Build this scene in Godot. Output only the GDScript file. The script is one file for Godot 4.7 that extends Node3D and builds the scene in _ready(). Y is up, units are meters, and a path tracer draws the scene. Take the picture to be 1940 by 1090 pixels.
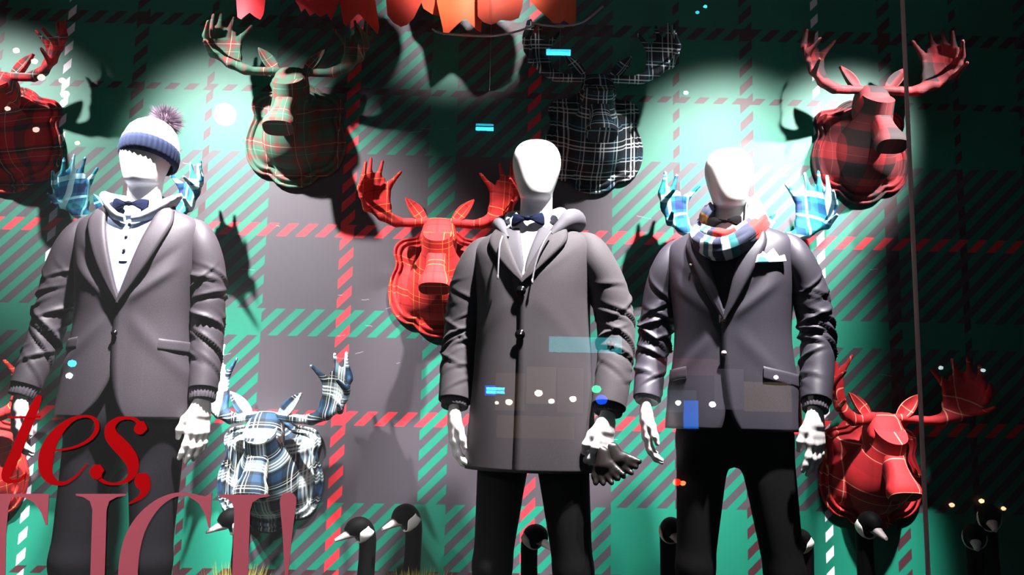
extends Node3D
# A shop window at night: tartan wall, moose heads, three dressed mannequins, geese, lettering on the glass.

var M := {}
var rng := RandomNumberGenerator.new()

func _ready() -> void:
	rng.seed = 7
	# ---------- camera
	var cam := Camera3D.new()
	cam.name = "camera"
	cam.fov = rad_to_deg(2.0 * atan(545.0 / 1600.0))
	cam.position = Vector3(0, 1.0, 3.55)
	cam.rotation = Vector3(deg_to_rad(7.736), deg_to_rad(-1.159), deg_to_rad(1.148))
	cam.near = 0.05
	cam.current = true
	add_child(cam)
	# ---------- night sky, exposure
	var env := Environment.new()
	env.background_mode = Environment.BG_COLOR
	env.background_color = Color(0.07, 0.065, 0.075)
	env.background_energy_multiplier = 1.0
	env.tonemap_mode = Environment.TONE_MAPPER_LINEAR
	env.tonemap_exposure = 1.0
	env.sdfgi_enabled = true
	env.ssao_enabled = true
	env.ssil_enabled = true
	var we := WorldEnvironment.new()
	we.name = "night"
	we.environment = env
	add_child(we)
	materials()
	# ---------- spot lamps under the ceiling: [from, at, energy, half angle, soft edge]
	var spots := [
		[Vector3(-3.1, 3.6, 1.6), Vector3(-2.05, 1.95, 0.0), 30.0, 13.0, 1.0],
		[Vector3(-2.09, 3.6, 1.65), Vector3(-0.9, 1.58, 0.0), 62.0, 16.5, 1.0],
		[Vector3(-0.6, 3.6, 1.64), Vector3(-1.02, 1.54, 0.75), 76.0, 14.5, 1.0],
		[Vector3(0.62, 3.6, 1.66), Vector3(0.18, 1.48, 0.75), 66.0, 14.5, 1.0],
		[Vector3(1.12, 3.6, 1.67), Vector3(0.84, 1.48, 0.75), 60.0, 14.5, 1.0],
		[Vector3(1.4, 3.6, 1.65), Vector3(0.92, 1.6, 0.0), 58.0, 17.0, 1.0],
		[Vector3(2.7, 3.6, 1.65), Vector3(1.46, 2.1, 0.1), 70.0, 9.5, 1.0],
		[Vector3(0.35, 3.6, 1.7), Vector3(-0.2, 1.5, 0.2), 44.0, 7.5, 1.0],
		[Vector3(0.14, 2.98, 1.7), Vector3(-0.12, 2.82, 0.35), 9.0, 16.0, 0.9],
		[Vector3(-1.75, 3.6, 1.66), Vector3(-0.97, 0.86, 0.25), 110.0, 5.5, 0.9],
		[Vector3(1.55, 3.6, 1.68), Vector3(1.6, 0.84, 0.25), 75.0, 5.0, 1.0],
		[Vector3(-2.35, 3.6, 1.68), Vector3(-2.0, 0.75, 0.15), 90.0, 5.0, 1.0],
	]
	var where := ["nearest the left wall", "second from the left wall", "above the mannequin in the beanie", "above the mannequin in the long coat", "above the mannequin in the scarf", "third from the right wall", "nearest the right wall", "turned to the bright red moose head", "turned to the hanging paper leaves", "turned to the white tartan moose head", "turned to the deep red moose head low on the right", "turned to the red moose head low on the left"]
	for i in spots.size():
		var s: Array = spots[i]
		spot_lamp(s[0], s[1], s[2], s[3], s[4], where[i])
	setting()
	street()
	moose_heads()
	mannequins()
	geese()
	leaves()
	lettering()

# =====================================================================  helpers
func numbered(called: String, parent: Node) -> String:
	if not parent.has_node(NodePath(called)):
		return called
	var i := 1
	while parent.has_node(NodePath("%s_%03d" % [called, i])):
		i += 1
	return "%s_%03d" % [called, i]

func tag(o: Node, label: String, category: String, group := "") -> void:
	o.set_meta("label", label)
	o.set_meta("category", category)
	if group != "":
		o.set_meta("group", group)

func thing(called: String, label: String, category: String, at := Vector3.ZERO, yaw := 0.0, group := "") -> Node3D:
	var o := Node3D.new()
	o.name = numbered(called, self)
	add_child(o)
	o.position = at
	o.rotation.y = deg_to_rad(yaw)
	tag(o, label, category, group)
	return o

func new_st() -> SurfaceTool:
	var st := SurfaceTool.new()
	st.begin(Mesh.PRIMITIVE_TRIANGLES)
	st.set_smooth_group(0)
	return st

func bake(st: SurfaceTool) -> ArrayMesh:
	st.generate_normals()
	st.index()
	return st.commit()

func put(called: String, mesh: Mesh, mat: Material, parent: Node = self) -> MeshInstance3D:
	var o := MeshInstance3D.new()
	o.name = numbered(called, parent)
	o.mesh = mesh
	o.material_override = mat
	parent.add_child(o, true)
	return o

func part(called: String, st: SurfaceTool, mat: Material, parent: Node = self) -> MeshInstance3D:
	return put(called, bake(st), mat, parent)

func struct(called: String, st: SurfaceTool, mat: Material, parent: Node = self) -> MeshInstance3D:
	var o := part(called, st, mat, parent)
	if parent == self:
		o.set_meta("kind", "structure")
	return o

func tri(st: SurfaceTool, a: Vector3, b: Vector3, c: Vector3, ua := Vector2.ZERO, ub := Vector2.ZERO, uc := Vector2.ZERO) -> void:
	st.set_uv(ua); st.add_vertex(a)
	st.set_uv(ub); st.add_vertex(b)
	st.set_uv(uc); st.add_vertex(c)

func box(st: SurfaceTool, lo: Vector3, hi: Vector3) -> void:
	st.set_smooth_group(-1)
	var c := [Vector3(lo.x, lo.y, lo.z), Vector3(hi.x, lo.y, lo.z), Vector3(hi.x, hi.y, lo.z), Vector3(lo.x, hi.y, lo.z),
		Vector3(lo.x, lo.y, hi.z), Vector3(hi.x, lo.y, hi.z), Vector3(hi.x, hi.y, hi.z), Vector3(lo.x, hi.y, hi.z)]
	for f in [[4, 7, 6, 5], [1, 2, 3, 0], [0, 3, 7, 4], [5, 6, 2, 1], [7, 3, 2, 6], [0, 4, 5, 1]]:
		tri(st, c[f[0]], c[f[1]], c[f[2]], Vector2(0, 1), Vector2(0, 0), Vector2(1, 0))
		tri(st, c[f[0]], c[f[2]], c[f[3]], Vector2(0, 1), Vector2(1, 0), Vector2(1, 1))
	st.set_smooth_group(0)

# rings of equal size become a skin; caps: 1 first, 2 last; uv in metres
func loft(st: SurfaceTool, rings: Array, closed := true, caps := 3, flat := false, uv0 := Vector2.ZERO, planar := false) -> void:
	var n: int = rings[0].size()
	var m: int = rings.size()
	var mid: PackedVector3Array = rings[m / 2]
	var us := PackedFloat32Array()
	var acc := 0.0
	for j in n + 1:
		us.append(acc)
		acc += mid[j % n].distance_to(mid[(j + 1) % n])
	st.set_smooth_group(-1 if flat else 0)
	var v := 0.0
	var last := n if closed else n - 1
	for i in m - 1:
		var a: PackedVector3Array = rings[i]
		var b: PackedVector3Array = rings[i + 1]
		var dv := 0.0
		for j in n:
			dv += a[j].distance_to(b[j])
		dv /= n
		for j in last:
			var k := (j + 1) % n
			var u0 := Vector2(us[j], v) + uv0
			var u1 := Vector2(us[j + 1], v) + uv0
			var w0 := Vector2(us[j], v + dv) + uv0
			var w1 := Vector2(us[j + 1], v + dv) + uv0
			if planar:
				u0 = draped(a[j])
				u1 = draped(a[k])
				w0 = draped(b[j])
				w1 = draped(b[k])
			tri(st, a[j], a[k], b[k], u0, u1, w1)
			tri(st, a[j], b[k], b[j], u0, w1, w0)
		v += dv
	st.set_smooth_group(-1 if flat else 1)
	if closed and caps & 1:
		fan(st, rings[0], true)
	if closed and caps & 2:
		fan(st, rings[m - 1], false)
	st.set_smooth_group(0)

func draped(p: Vector3) -> Vector2:
	return Vector2(p.x + 0.5 * p.x * p.z, -p.y - p.z * 0.5)

func fan(st: SurfaceTool, r: PackedVector3Array, turn: bool) -> void:
	var c := Vector3.ZERO
	for p in r:
		c += p
	c /= r.size()
	for j in r.size():
		var k := (j + 1) % r.size()
		if turn:
			tri(st, c, r[k], r[j], Vector2(c.x, c.y), Vector2(r[k].x, r[k].y), Vector2(r[j].x, r[j].y))
		else:
			tri(st, c, r[j], r[k], Vector2(c.x, c.y), Vector2(r[j].x, r[j].y), Vector2(r[k].x, r[k].y))

func cat(p0, p1, p2, p3, t: float):
	return 0.5 * ((2.0 * p1) + (p2 - p0) * t + (2.0 * p0 - 5.0 * p1 + 4.0 * p2 - p3) * t * t + (3.0 * p1 - p0 - 3.0 * p2 + p3) * t * t * t)

# smooth curve through points (Vector3 or Vector2 or floats), k steps per span
func smooth(pts: Array, k: int) -> Array:
	var out := []
	var n := pts.size()
	for i in n - 1:
		for j in k:
			out.append(cat(pts[maxi(i - 1, 0)], pts[i], pts[i + 1], pts[mini(i + 2, n - 1)], float(j) / k))
	out.append(pts[n - 1])
	return out

func smooth_loop(pts: Array, k: int) -> Array:
	var out := []
	var n := pts.size()
	for i in n:
		for j in k:
			out.append(cat(pts[(i + n - 1) % n], pts[i], pts[(i + 1) % n], pts[(i + 2) % n], float(j) / k))
	return out

# rings along a path; push(u, angle, s) is an optional bump along the radius
func tube_rings(pts: Array, radii: Array, sides: int, flat := 1.0, side := Vector3(1, 0, 0), push = null) -> Array:
	var rings := []
	var n := pts.size()
	var x := side
	var s := 0.0
	for i in n:
		var t: Vector3 = (pts[mini(i + 1, n - 1)] - pts[maxi(i - 1, 0)]).normalized()
		x = (x - t * x.dot(t)).normalized()
		var y := t.cross(x)
		if i > 0:
			s += pts[i].distance_to(pts[i - 1])
		var ring := PackedVector3Array()
		for j in sides:
			var a := TAU * j / sides
			var r: float = radii[i]
			if push != null:
				r += push.call(s, a)
			ring.append(pts[i] + x * cos(a) * r + y * sin(a) * r * flat)
		rings.append(ring)
	return rings

func tube(st: SurfaceTool, pts: Array, radii: Array, sides := 12, flat := 1.0, side := Vector3(1, 0, 0)) -> void:
	loft(st, tube_rings(pts, radii, sides, flat, side), true, 3)

func rods(st: SurfaceTool, pts: Array, r: float, sides := 8, k := 5) -> void:
	var p := smooth(pts, k)
	var rr := []
	for i in p.size():
		rr.append(r)
	tube(st, p, rr, sides)

func ball(st: SurfaceTool, c: Vector3, r: Vector3, seg := 20, rows := 12) -> void:
	var rings := []
	for i in rows + 1:
		var a := PI * (0.02 + 0.96 * i / rows)
		var ring := PackedVector3Array()
		for j in seg:
			var b := TAU * j / seg
			ring.append(c + Vector3(sin(a) * cos(b) * r.x, cos(a) * r.y, sin(a) * sin(b) * r.z))
		rings.append(ring)
	loft(st, rings)

func extrude(st: SurfaceTool, poly: PackedVector2Array, z0: float, z1: float) -> void:
	st.set_smooth_group(-1)
	var idx := Geometry2D.triangulate_polygon(poly)
	for i in range(0, idx.size(), 3):
		var a := poly[idx[i]]
		var b := poly[idx[i + 1]]
		var c := poly[idx[i + 2]]
		tri(st, Vector3(a.x, a.y, z1), Vector3(b.x, b.y, z1), Vector3(c.x, c.y, z1), a, b, c)
		tri(st, Vector3(a.x, a.y, z0), Vector3(c.x, c.y, z0), Vector3(b.x, b.y, z0), a, c, b)
	for i in poly.size():
		var a := poly[i]
		var b := poly[(i + 1) % poly.size()]
		tri(st, Vector3(a.x, a.y, z0), Vector3(b.x, b.y, z0), Vector3(b.x, b.y, z1))
		tri(st, Vector3(a.x, a.y, z0), Vector3(b.x, b.y, z1), Vector3(a.x, a.y, z1))
	st.set_smooth_group(0)

# a pen stroke of changing width, 1 mm thick: [[x, y, half width], ...]
func stroke(st: SurfaceTool, pts: Array, z0: float, thick := 0.0012) -> void:
	var v := []
	for p in pts:
		v.append(Vector3(p[0], p[1], p[2]))
	v = smooth(v, 7)
	var rings := []
	for i in v.size():
		var t: Vector3 = v[mini(i + 1, v.size() - 1)] - v[maxi(i - 1, 0)]
		var z := z0 + 0.0007 * i / v.size()
		var nrm := Vector2(-t.y, t.x).normalized() * maxf(v[i].z, 0.0008)
		rings.append(PackedVector3Array([Vector3(v[i].x + nrm.x, v[i].y + nrm.y, z + thick), Vector3(v[i].x - nrm.x, v[i].y - nrm.y, z + thick),
			Vector3(v[i].x - nrm.x, v[i].y - nrm.y, z), Vector3(v[i].x + nrm.x, v[i].y + nrm.y, z)]))
	loft(st, rings, true, 3, true)

# smooth union of tapered capsules [a, b, ra, rb], meshed as surface nets
func blob(st: SurfaceTool, bones: Array, cell: float, k: float, uv := false) -> void:
	var lo := Vector3(1e9, 1e9, 1e9)
	var hi := -lo
	var m := 4.0 / k + cell
	for b in bones:
		var r: float = maxf(b[2], b[3]) + m + cell * 2.0
		lo = lo.min(b[0].min(b[1]) - Vector3(r, r, r))
		hi = hi.max(b[0].max(b[1]) + Vector3(r, r, r))
	var nx := int((hi.x - lo.x) / cell) + 2
	var ny := int((hi.y - lo.y) / cell) + 2
	var nz := int((hi.z - lo.z) / cell) + 2
	var f := PackedFloat32Array()
	f.resize(nx * ny * nz)
	for b in bones:
		var a: Vector3 = b[0]
		var ab: Vector3 = b[1] - b[0]
		var r0: float = b[2]
		var dr: float = b[3] - b[2]
		var il := 1.0 / maxf(ab.length_squared(), 1e-9)
		var rm := maxf(b[2], b[3]) + m
		var p0: Vector3 = (b[0].min(b[1]) - Vector3(rm, rm, rm) - lo) / cell
		var p1: Vector3 = (b[0].max(b[1]) + Vector3(rm, rm, rm) - lo) / cell
		for z in range(maxi(int(p0.z), 0), mini(int(p1.z) + 1, nz)):
			for y in range(maxi(int(p0.y), 0), mini(int(p1.y) + 1, ny)):
				var at := (z * ny + y) * nx
				for x in range(maxi(int(p0.x), 0), mini(int(p1.x) + 1, nx)):
					var p := lo + Vector3(x, y, z) * cell - a
					var t := clampf(p.dot(ab) * il, 0.0, 1.0)
					var d := (p - ab * t).length() - r0 - dr * t
					if d < m:
						f[at + x] += exp(-k * d)
	for i in f.size():
		f[i] = log(maxf(f[i], 1e-6)) / k   # positive inside
	var ids := PackedInt32Array()
	ids.resize(f.size())
	ids.fill(-1)
	var vs := PackedVector3Array()
	var sx := 1
	var sy := nx
	var sz := nx * ny
	var corner := [0, sx, sy, sx + sy, sz, sx + sz, sy + sz, sx + sy + sz]
	var cv := [Vector3(0, 0, 0), Vector3(1, 0, 0), Vector3(0, 1, 0), Vector3(1, 1, 0), Vector3(0, 0, 1), Vector3(1, 0, 1), Vector3(0, 1, 1), Vector3(1, 1, 1)]
	var edges := [[0, 1], [2, 3], [4, 5], [6, 7], [0, 2], [1, 3], [4, 6], [5, 7], [0, 4], [1, 5], [2, 6], [3, 7]]
	for z in nz - 1:
		for y in ny - 1:
			var row := z * sz + y * sy
			for x in nx - 1:
				var i := row + x
				var s := 0
				for c in 8:
					if f[i + corner[c]] > 0.0:
						s += 1
				if s == 0 or s == 8:
					continue
				var acc := Vector3.ZERO
				var cnt := 0
				for e in edges:
					var fa := f[i + corner[e[0]]]
					var fb := f[i + corner[e[1]]]
					if (fa > 0.0) != (fb > 0.0):
						acc += cv[e[0]].lerp(cv[e[1]], fa / (fa - fb))
						cnt += 1
				ids[i] = vs.size()
				vs.append(lo + (Vector3(x, y, z) + acc / cnt) * cell)
	st.set_smooth_group(0)
	for z in range(1, nz - 1):
		for y in range(1, ny - 1):
			for x in range(1, nx - 1):
				var i := z * sz + y * sy + x
				var a := f[i] > 0.0
				for ax in 3:
					var d: int = [sx, sy, sz][ax]
					if a == (f[i + d] > 0.0):
						continue
					var o1: int = [sy, sz, sx][ax]
					var o2: int = [sz, sx, sy][ax]
					var q0 := vs[ids[i - o1 - o2]]
					var q1 := vs[ids[i - o2]]
					var q2 := vs[ids[i]]
					var q3 := vs[ids[i - o1]]
					var w0 := draped(q0) if uv else Vector2.ZERO
					var w1 := draped(q1) if uv else Vector2.ZERO
					var w2 := draped(q2) if uv else Vector2.ZERO
					var w3 := draped(q3) if uv else Vector2.ZERO
					if a:
						tri(st, q0, q2, q1, w0, w2, w1); tri(st, q0, q3, q2, w0, w3, w2)
					else:
						tri(st, q0, q1, q2, w0, w1, w2); tri(st, q0, q2, q3, w0, w2, w3)

# =====================================================================  materials
func mat(c: Color, rough := 0.8, o := {}) -> StandardMaterial3D:
	var m := StandardMaterial3D.new()
	m.albedo_color = c
	m.roughness = rough
	m.cull_mode = BaseMaterial3D.CULL_DISABLED
	for k in o:
		m.set(k, o[k])
	return m

func noise_tex(freq: float, lo: Color, hi: Color, s := 5, size := 256, normal := false) -> NoiseTexture2D:
	var n := FastNoiseLite.new()
	n.seed = s
	n.frequency = freq
	n.fractal_octaves = 4
	var t := NoiseTexture2D.new()
	t.width = size
	t.height = size
	t.seamless = true
	t.noise = n
	t.as_normal_map = normal
	if normal:
		t.bump_strength = 3.0
	else:
		var g := Gradient.new()
		g.set_color(0, lo)
		g.set_color(1, hi)
		t.color_ramp = g
	return t

func cloth(c: Color, spread: float, scale: float, rim := 0.3, rough := 0.75, spec := 0.35) -> StandardMaterial3D:
	var t := noise_tex(0.12, c.darkened(spread), c.lightened(spread * 0.35), 3)
	return mat(Color.WHITE, rough, {"albedo_texture": t, "uv1_triplanar": true, "uv1_scale": Vector3(scale, scale, scale), "rim_enabled": rim > 0.0, "rim": rim, "rim_tint": 0.5, "metallic_specular": spec})

# woven check: bars [centre, width, colour, over] in one repeat
func plaid(base: Color, bars: Array, lines: Array, size := 256, w := 0.5) -> ImageTexture:
	var prof := []
	for i in size:
		var u := float(i) / size
		var c := base
		var line := 0.0
		var lc := base
		for b in bars:
			var d := absf(u - b[0])
			d = minf(d, 1.0 - d)
			if d < b[1] * 0.5:
				c = b[2]
		for b in lines:
			var d := absf(u - b[0])
			d = minf(d, 1.0 - d)
			var k := clampf((b[1] * 0.5 - d) * size + 0.5, 0.0, 1.0)
			if k > line:
				line = k
				lc = b[2]
		prof.append([c, line, lc])
	var im := Image.create(size, size, false, Image.FORMAT_RGB8)
	for y in size:
		var q = prof[y]
		for x in size:
			var p = prof[x]
			var tw := w + (0.07 if (x + y) % 4 < 2 else -0.07)
			var c: Color = p[0].lerp(q[0], tw)
			c = c.lerp(p[2], p[1] * 0.72)
			c = c.lerp(q[2], q[1] * 0.72)
			im.set_pixel(x, y, c)
	return ImageTexture.create_from_image(im)

func fabric(t: Texture2D, repeat: float, rough := 0.75) -> StandardMaterial3D:
	return mat(Color.WHITE, rough, {"albedo_texture": t, "uv1_scale": Vector3(1.0 / repeat, 1.0 / repeat, 1), "metallic_specular": 0.4})

func materials() -> void:
	M.body = mat(Color(0.95, 0.93, 0.92), 0.32, {"clearcoat_enabled": true, "clearcoat": 0.4, "clearcoat_roughness": 0.2})
	M.suit_grey = cloth(Color(0.225, 0.2, 0.225), 0.2, 9.0, 0.0, 0.6, 0.4)
	M.coat_grey = cloth(Color(0.225, 0.2, 0.215), 0.45, 16.0, 0.04, 0.75, 0.35)
	M.suit_navy = cloth(Color(0.185, 0.17, 0.208), 0.2, 9.0, 0.0, 0.52, 0.45)
	M.trouser = cloth(Color(0.03, 0.026, 0.028), 0.2, 9.0, 0.0, 0.8, 0.2)
	M.trouser_grey = cloth(Color(0.085, 0.075, 0.095), 0.2, 9.0, 0.0, 0.85, 0.2)
	M.shirt_blue = cloth(Color(0.60, 0.66, 0.78), 0.08, 9.0, 0.0)
	M.shirt_white = cloth(Color(0.88, 0.87, 0.9), 0.05, 9.0, 0.2)
	M.tee_plum = cloth(Color(0.16, 0.13, 0.17), 0.2, 9.0, 0.0)
	M.hood_pale = cloth(Color(0.70, 0.73, 0.76), 0.1, 12.0, 0.0)
	M.hood_grey = cloth(Color(0.30, 0.29, 0.31), 0.15, 12.0, 0.0)
	M.knit_navy = cloth(Color(0.09, 0.12, 0.21), 0.25, 30.0, 0.0, 0.9, 0.2)
	M.knit_cuff = cloth(Color(0.30, 0.28, 0.31), 0.25, 30.0, 0.05)
	M.knit_white = cloth(Color(0.92, 0.89, 0.87), 0.06, 30.0, 0.4)
	M.pompom = mat(Color(0.34, 0.28, 0.34), 0.95)
	M.bow_navy = mat(Color(0.05, 0.075, 0.16), 0.85, {"metallic_specular": 0.2})
	M.bow_black = mat(Color(0.06, 0.05, 0.06), 0.85, {"metallic_specular": 0.2})
	M.button_dark = mat(Color(0.03, 0.03, 0.035), 0.15)
	M.button_pale = mat(Color(0.62, 0.55, 0.55), 0.2)
	M.cord = mat(Color(0.5, 0.48, 0.51), 0.7)
	M.leather = mat(Color(0.13, 0.105, 0.10), 0.4)
	M.pocket = mat(Color(0.92, 0.93, 0.93), 0.7)
	M.teal = mat(Color(0.05, 0.36, 0.45), 0.6)
	M.glass = mat(Color(1, 1, 1, 0.02), 0.0, {"transparency": BaseMaterial3D.TRANSPARENCY_ALPHA})
	M.joint = mat(Color(0.92, 0.80, 0.80), 0.4, {"metallic_specular": 0.6, "backlight_enabled": true, "backlight": Color(0.95, 0.82, 0.82)})
	M.black = mat(Color(0.03, 0.03, 0.032), 0.6)
	M.floor = mat(Color(0.05, 0.06, 0.055), 0.5)
	M.lamp = mat(Color(0.08, 0.08, 0.085), 0.4)
	M.goose_black = mat(Color(0.025, 0.022, 0.024), 0.65, {"metallic_specular": 0.2})
	M.goose_white = mat(Color(0.92, 0.90, 0.90), 0.7)
	M.goose_bill = mat(Color(0.72, 0.67, 0.67), 0.4)
	M.goose_brown = cloth(Color(0.20, 0.17, 0.14), 0.4, 20.0, 0.2)
	M.straw = mat(Color(0.62, 0.60, 0.22), 0.7, {"backlight_enabled": true, "backlight": Color(0.25, 0.24, 0.06)})
	M.vinyl_red = mat(Color(0.80, 0.03, 0.06), 0.85, {"metallic_specular": 0.2, "backlight_enabled": true, "backlight": Color(0.7, 0.02, 0.04)})
	M.vinyl_pink = mat(Color(0.80, 0.39, 0.45), 0.85, {"metallic_specular": 0.2, "backlight_enabled": true, "backlight": Color(0.6, 0.3, 0.34)})
	M.rod = mat(Color(0.62, 0.6, 0.62), 0.25, {"metallic": 0.3})
	# moose fabrics
	var wh := Color(0.93, 0.94, 0.92)
	var red := Color(0.70, 0.14, 0.14)
	M.moose_royal = fabric(plaid(Color(0.66, 0.10, 0.12), [[0.2, 0.16, Color(0.16, 0.17, 0.16)], [0.62, 0.14, Color(0.20, 0.16, 0.18)]], [[0.2, 0.014, Color(0.8, 0.7, 0.65)], [0.42, 0.012, Color(0.7, 0.6, 0.5)]]), 0.17)
	M.moose_green = fabric(plaid(Color(0.24, 0.37, 0.30), [[0.25, 0.22, Color(0.50, 0.22, 0.22)], [0.72, 0.12, Color(0.46, 0.22, 0.2)]], [[0.25, 0.02, Color(0.62, 0.70, 0.58)], [0.5, 0.014, Color(0.5, 0.6, 0.5)]]), 0.15)
	M.moose_navy = fabric(plaid(Color(0.045, 0.06, 0.09), [[0.5, 0.3, Color(0.06, 0.16, 0.22)]], [[0.08, 0.045, wh], [0.18, 0.04, wh], [0.5, 0.025, Color(0.5, 0.68, 0.7)], [0.6, 0.03, wh], [0.92, 0.025, wh]]), 0.15)
	M.moose_dress = fabric(plaid(Color(0.07, 0.10, 0.13), [[0.5, 0.24, Color(0.10, 0.24, 0.36)], [0.1, 0.36, Color(0.62, 0.68, 0.68)]], [[0.04, 0.05, wh], [0.13, 0.05, wh], [0.22, 0.04, wh], [0.82, 0.03, wh], [0.74, 0.02, Color(0.7, 0.72, 0.6)]]), 0.14)
	M.moose_red = fabric(plaid(red, [[0.3, 0.2, Color(0.62, 0.06, 0.075)], [0.75, 0.06, Color(0.45, 0.07, 0.07)]], [[0.2, 0.016, Color(0.85, 0.66, 0.25)], [0.4, 0.016, Color(0.85, 0.66, 0.25)], [0.85, 0.012, Color(0.5, 0.12, 0.06)]]), 0.13)
	M.moose_cream = fabric(plaid(Color(0.64, 0.09, 0.11), [[0.5, 0.3, Color(0.54, 0.07, 0.09)]], [[0.06, 0.022, Color(0.88, 0.72, 0.58)], [0.3, 0.018, Color(0.88, 0.72, 0.58)]]), 0.2)
	M.moose_check = fabric(plaid(Color(0.56, 0.14, 0.16), [[0.5, 0.5, Color(0.17, 0.11, 0.115)]], [[0.02, 0.012, Color(0.6, 0.3, 0.28)]]), 0.15)
	M.moose_teal = fabric(plaid(Color(0.04, 0.38, 0.50), [[0.4, 0.22, Color(0.06, 0.16, 0.34)], [0.8, 0.16, Color(0.16, 0.58, 0.54)]], [[0.1, 0.14, Color(0.85, 0.95, 0.95)], [0.62, 0.06, Color(0.7, 0.92, 0.92)]]), 0.16)
	M.wall = mat(Color.WHITE, 0.5, {"albedo_texture": wall_print(), "metallic_specular": 0.52})

func sett(u: float) -> int:
	u = fposmod(u, 3.278)
	if u > 1.639:
		u = 3.278 - u
	if u < 0.0575: return 0
	if absf(u - 0.394) < 0.029: return 2
	if u < 0.7355: return 1
	if absf(u - 1.017) < 0.0145: return 3
	if absf(u - 1.327) < 0.028: return 3
	if u > 1.639 - 0.0165: return 4
	return 0

# the giant tartan printed on the back wall: stripes one way show in the hatch of the twill, the other way between
func wall_print() -> ImageTexture:
	var w := 2048
	var h := 1477
	var cols := [[7, 104, 82], [58, 53, 59], [208, 40, 50], [58, 26, 32], [232, 224, 232]]
	var wx := PackedInt32Array()
	var wy := PackedInt32Array()
	for x in w:
		wx.append(sett(-2.5 + 5.2 * (x + 0.5) / w + 0.2403))
	for y in h:
		wy.append(sett(3.75 - 3.75 * (y + 0.5) / h - 1.3146))
	var data := PackedByteArray()
	data.resize(w * h * 3)
	var px := 5.2 / w
	var at := 0
	for y in h:
		var yy := 3.75 - 3.75 * (y + 0.5) / h - 1.3146
		var b: Array = cols[wy[y]]
		var s := fposmod(-2.5 + px * 0.5 + 0.2403 - yy - 0.0305 + 0.04125, 0.0825)
		for x in w:
			var k := clampf((0.0206 - absf(s - 0.04125)) / px + 0.5, 0.0, 1.0)
			var a: Array = cols[wx[x]]
			data[at] = int(a[0] + (b[0] - a[0]) * k)
			data[at + 1] = int(a[1] + (b[1] - a[1]) * k)
			data[at + 2] = int(a[2] + (b[2] - a[2]) * k)
			at += 3
			s += px
			if s >= 0.0825:
				s -= 0.0825
	var im := Image.create_from_data(w, h, false, Image.FORMAT_RGB8, data)
	# scuffs in the printed film
	var r := RandomNumberGenerator.new()
	r.seed = 11
	for i in 46:
		var cx := r.randf_range(0.22, 0.8) * w
		var cy := r.randf_range(0.4, 0.8) * h
		var ln := r.randf_range(5, 26)
		var sl := r.randf_range(-0.35, 0.2)
		for j in int(ln):
			var q := Vector2i(int(cx + j), int(cy + sl * j))
			im.set_pixelv(q, im.get_pixelv(q).lerp(Color(0.85, 0.85, 0.85), 0.45))
	return ImageTexture.create_from_image(im)

# =====================================================================  lamps and setting
func spot_lamp(from: Vector3, to: Vector3, energy: float, angle: float, soft: float, where: String) -> void:
	var t := thing("spot_lamp", "black ceiling spot lamp " + where, "lamp", from, 0.0, "ceiling spot lamps")
	var d := (to - from).normalized()
	var st := new_st()
	tube(st, [-d * 0.14, -d * 0.13, -d * 0.01, d * 0.02], [0.03, 0.045, 0.055, 0.06], 20)
	part("housing", st, M.lamp, t)
	st = new_st()
	tube(st, [-d * 0.1, Vector3(0, 3.745 - from.y, 0) - d * 0.1], [0.012, 0.012], 10)
	part("stem", st, M.lamp, t)
	st = new_st()
	tube(st, [d * 0.021, d * 0.024], [0.05, 0.05], 20)
	part("lens", st, mat(Color(1, 1, 1), 0.3, {"emission_enabled": true, "emission": Color(1, 0.98, 0.96), "emission_energy_multiplier": 3.0}), t)
	var l := SpotLight3D.new()
	l.name = "spot_light"
	l.position = d * 0.04
	l.light_energy = energy
	l.light_color = Color(1.0, 0.985, 0.99)
	l.spot_range = 8.0
	l.spot_attenuation = 2.0
	l.spot_angle = angle
	l.spot_angle_attenuation = soft
	l.light_size = 0.05
	l.shadow_enabled = true
	t.add_child(l)
	l.look_at_from_position(from + d * 0.04, to, Vector3.UP if absf(d.y) < 0.98 else Vector3.BACK)

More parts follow.
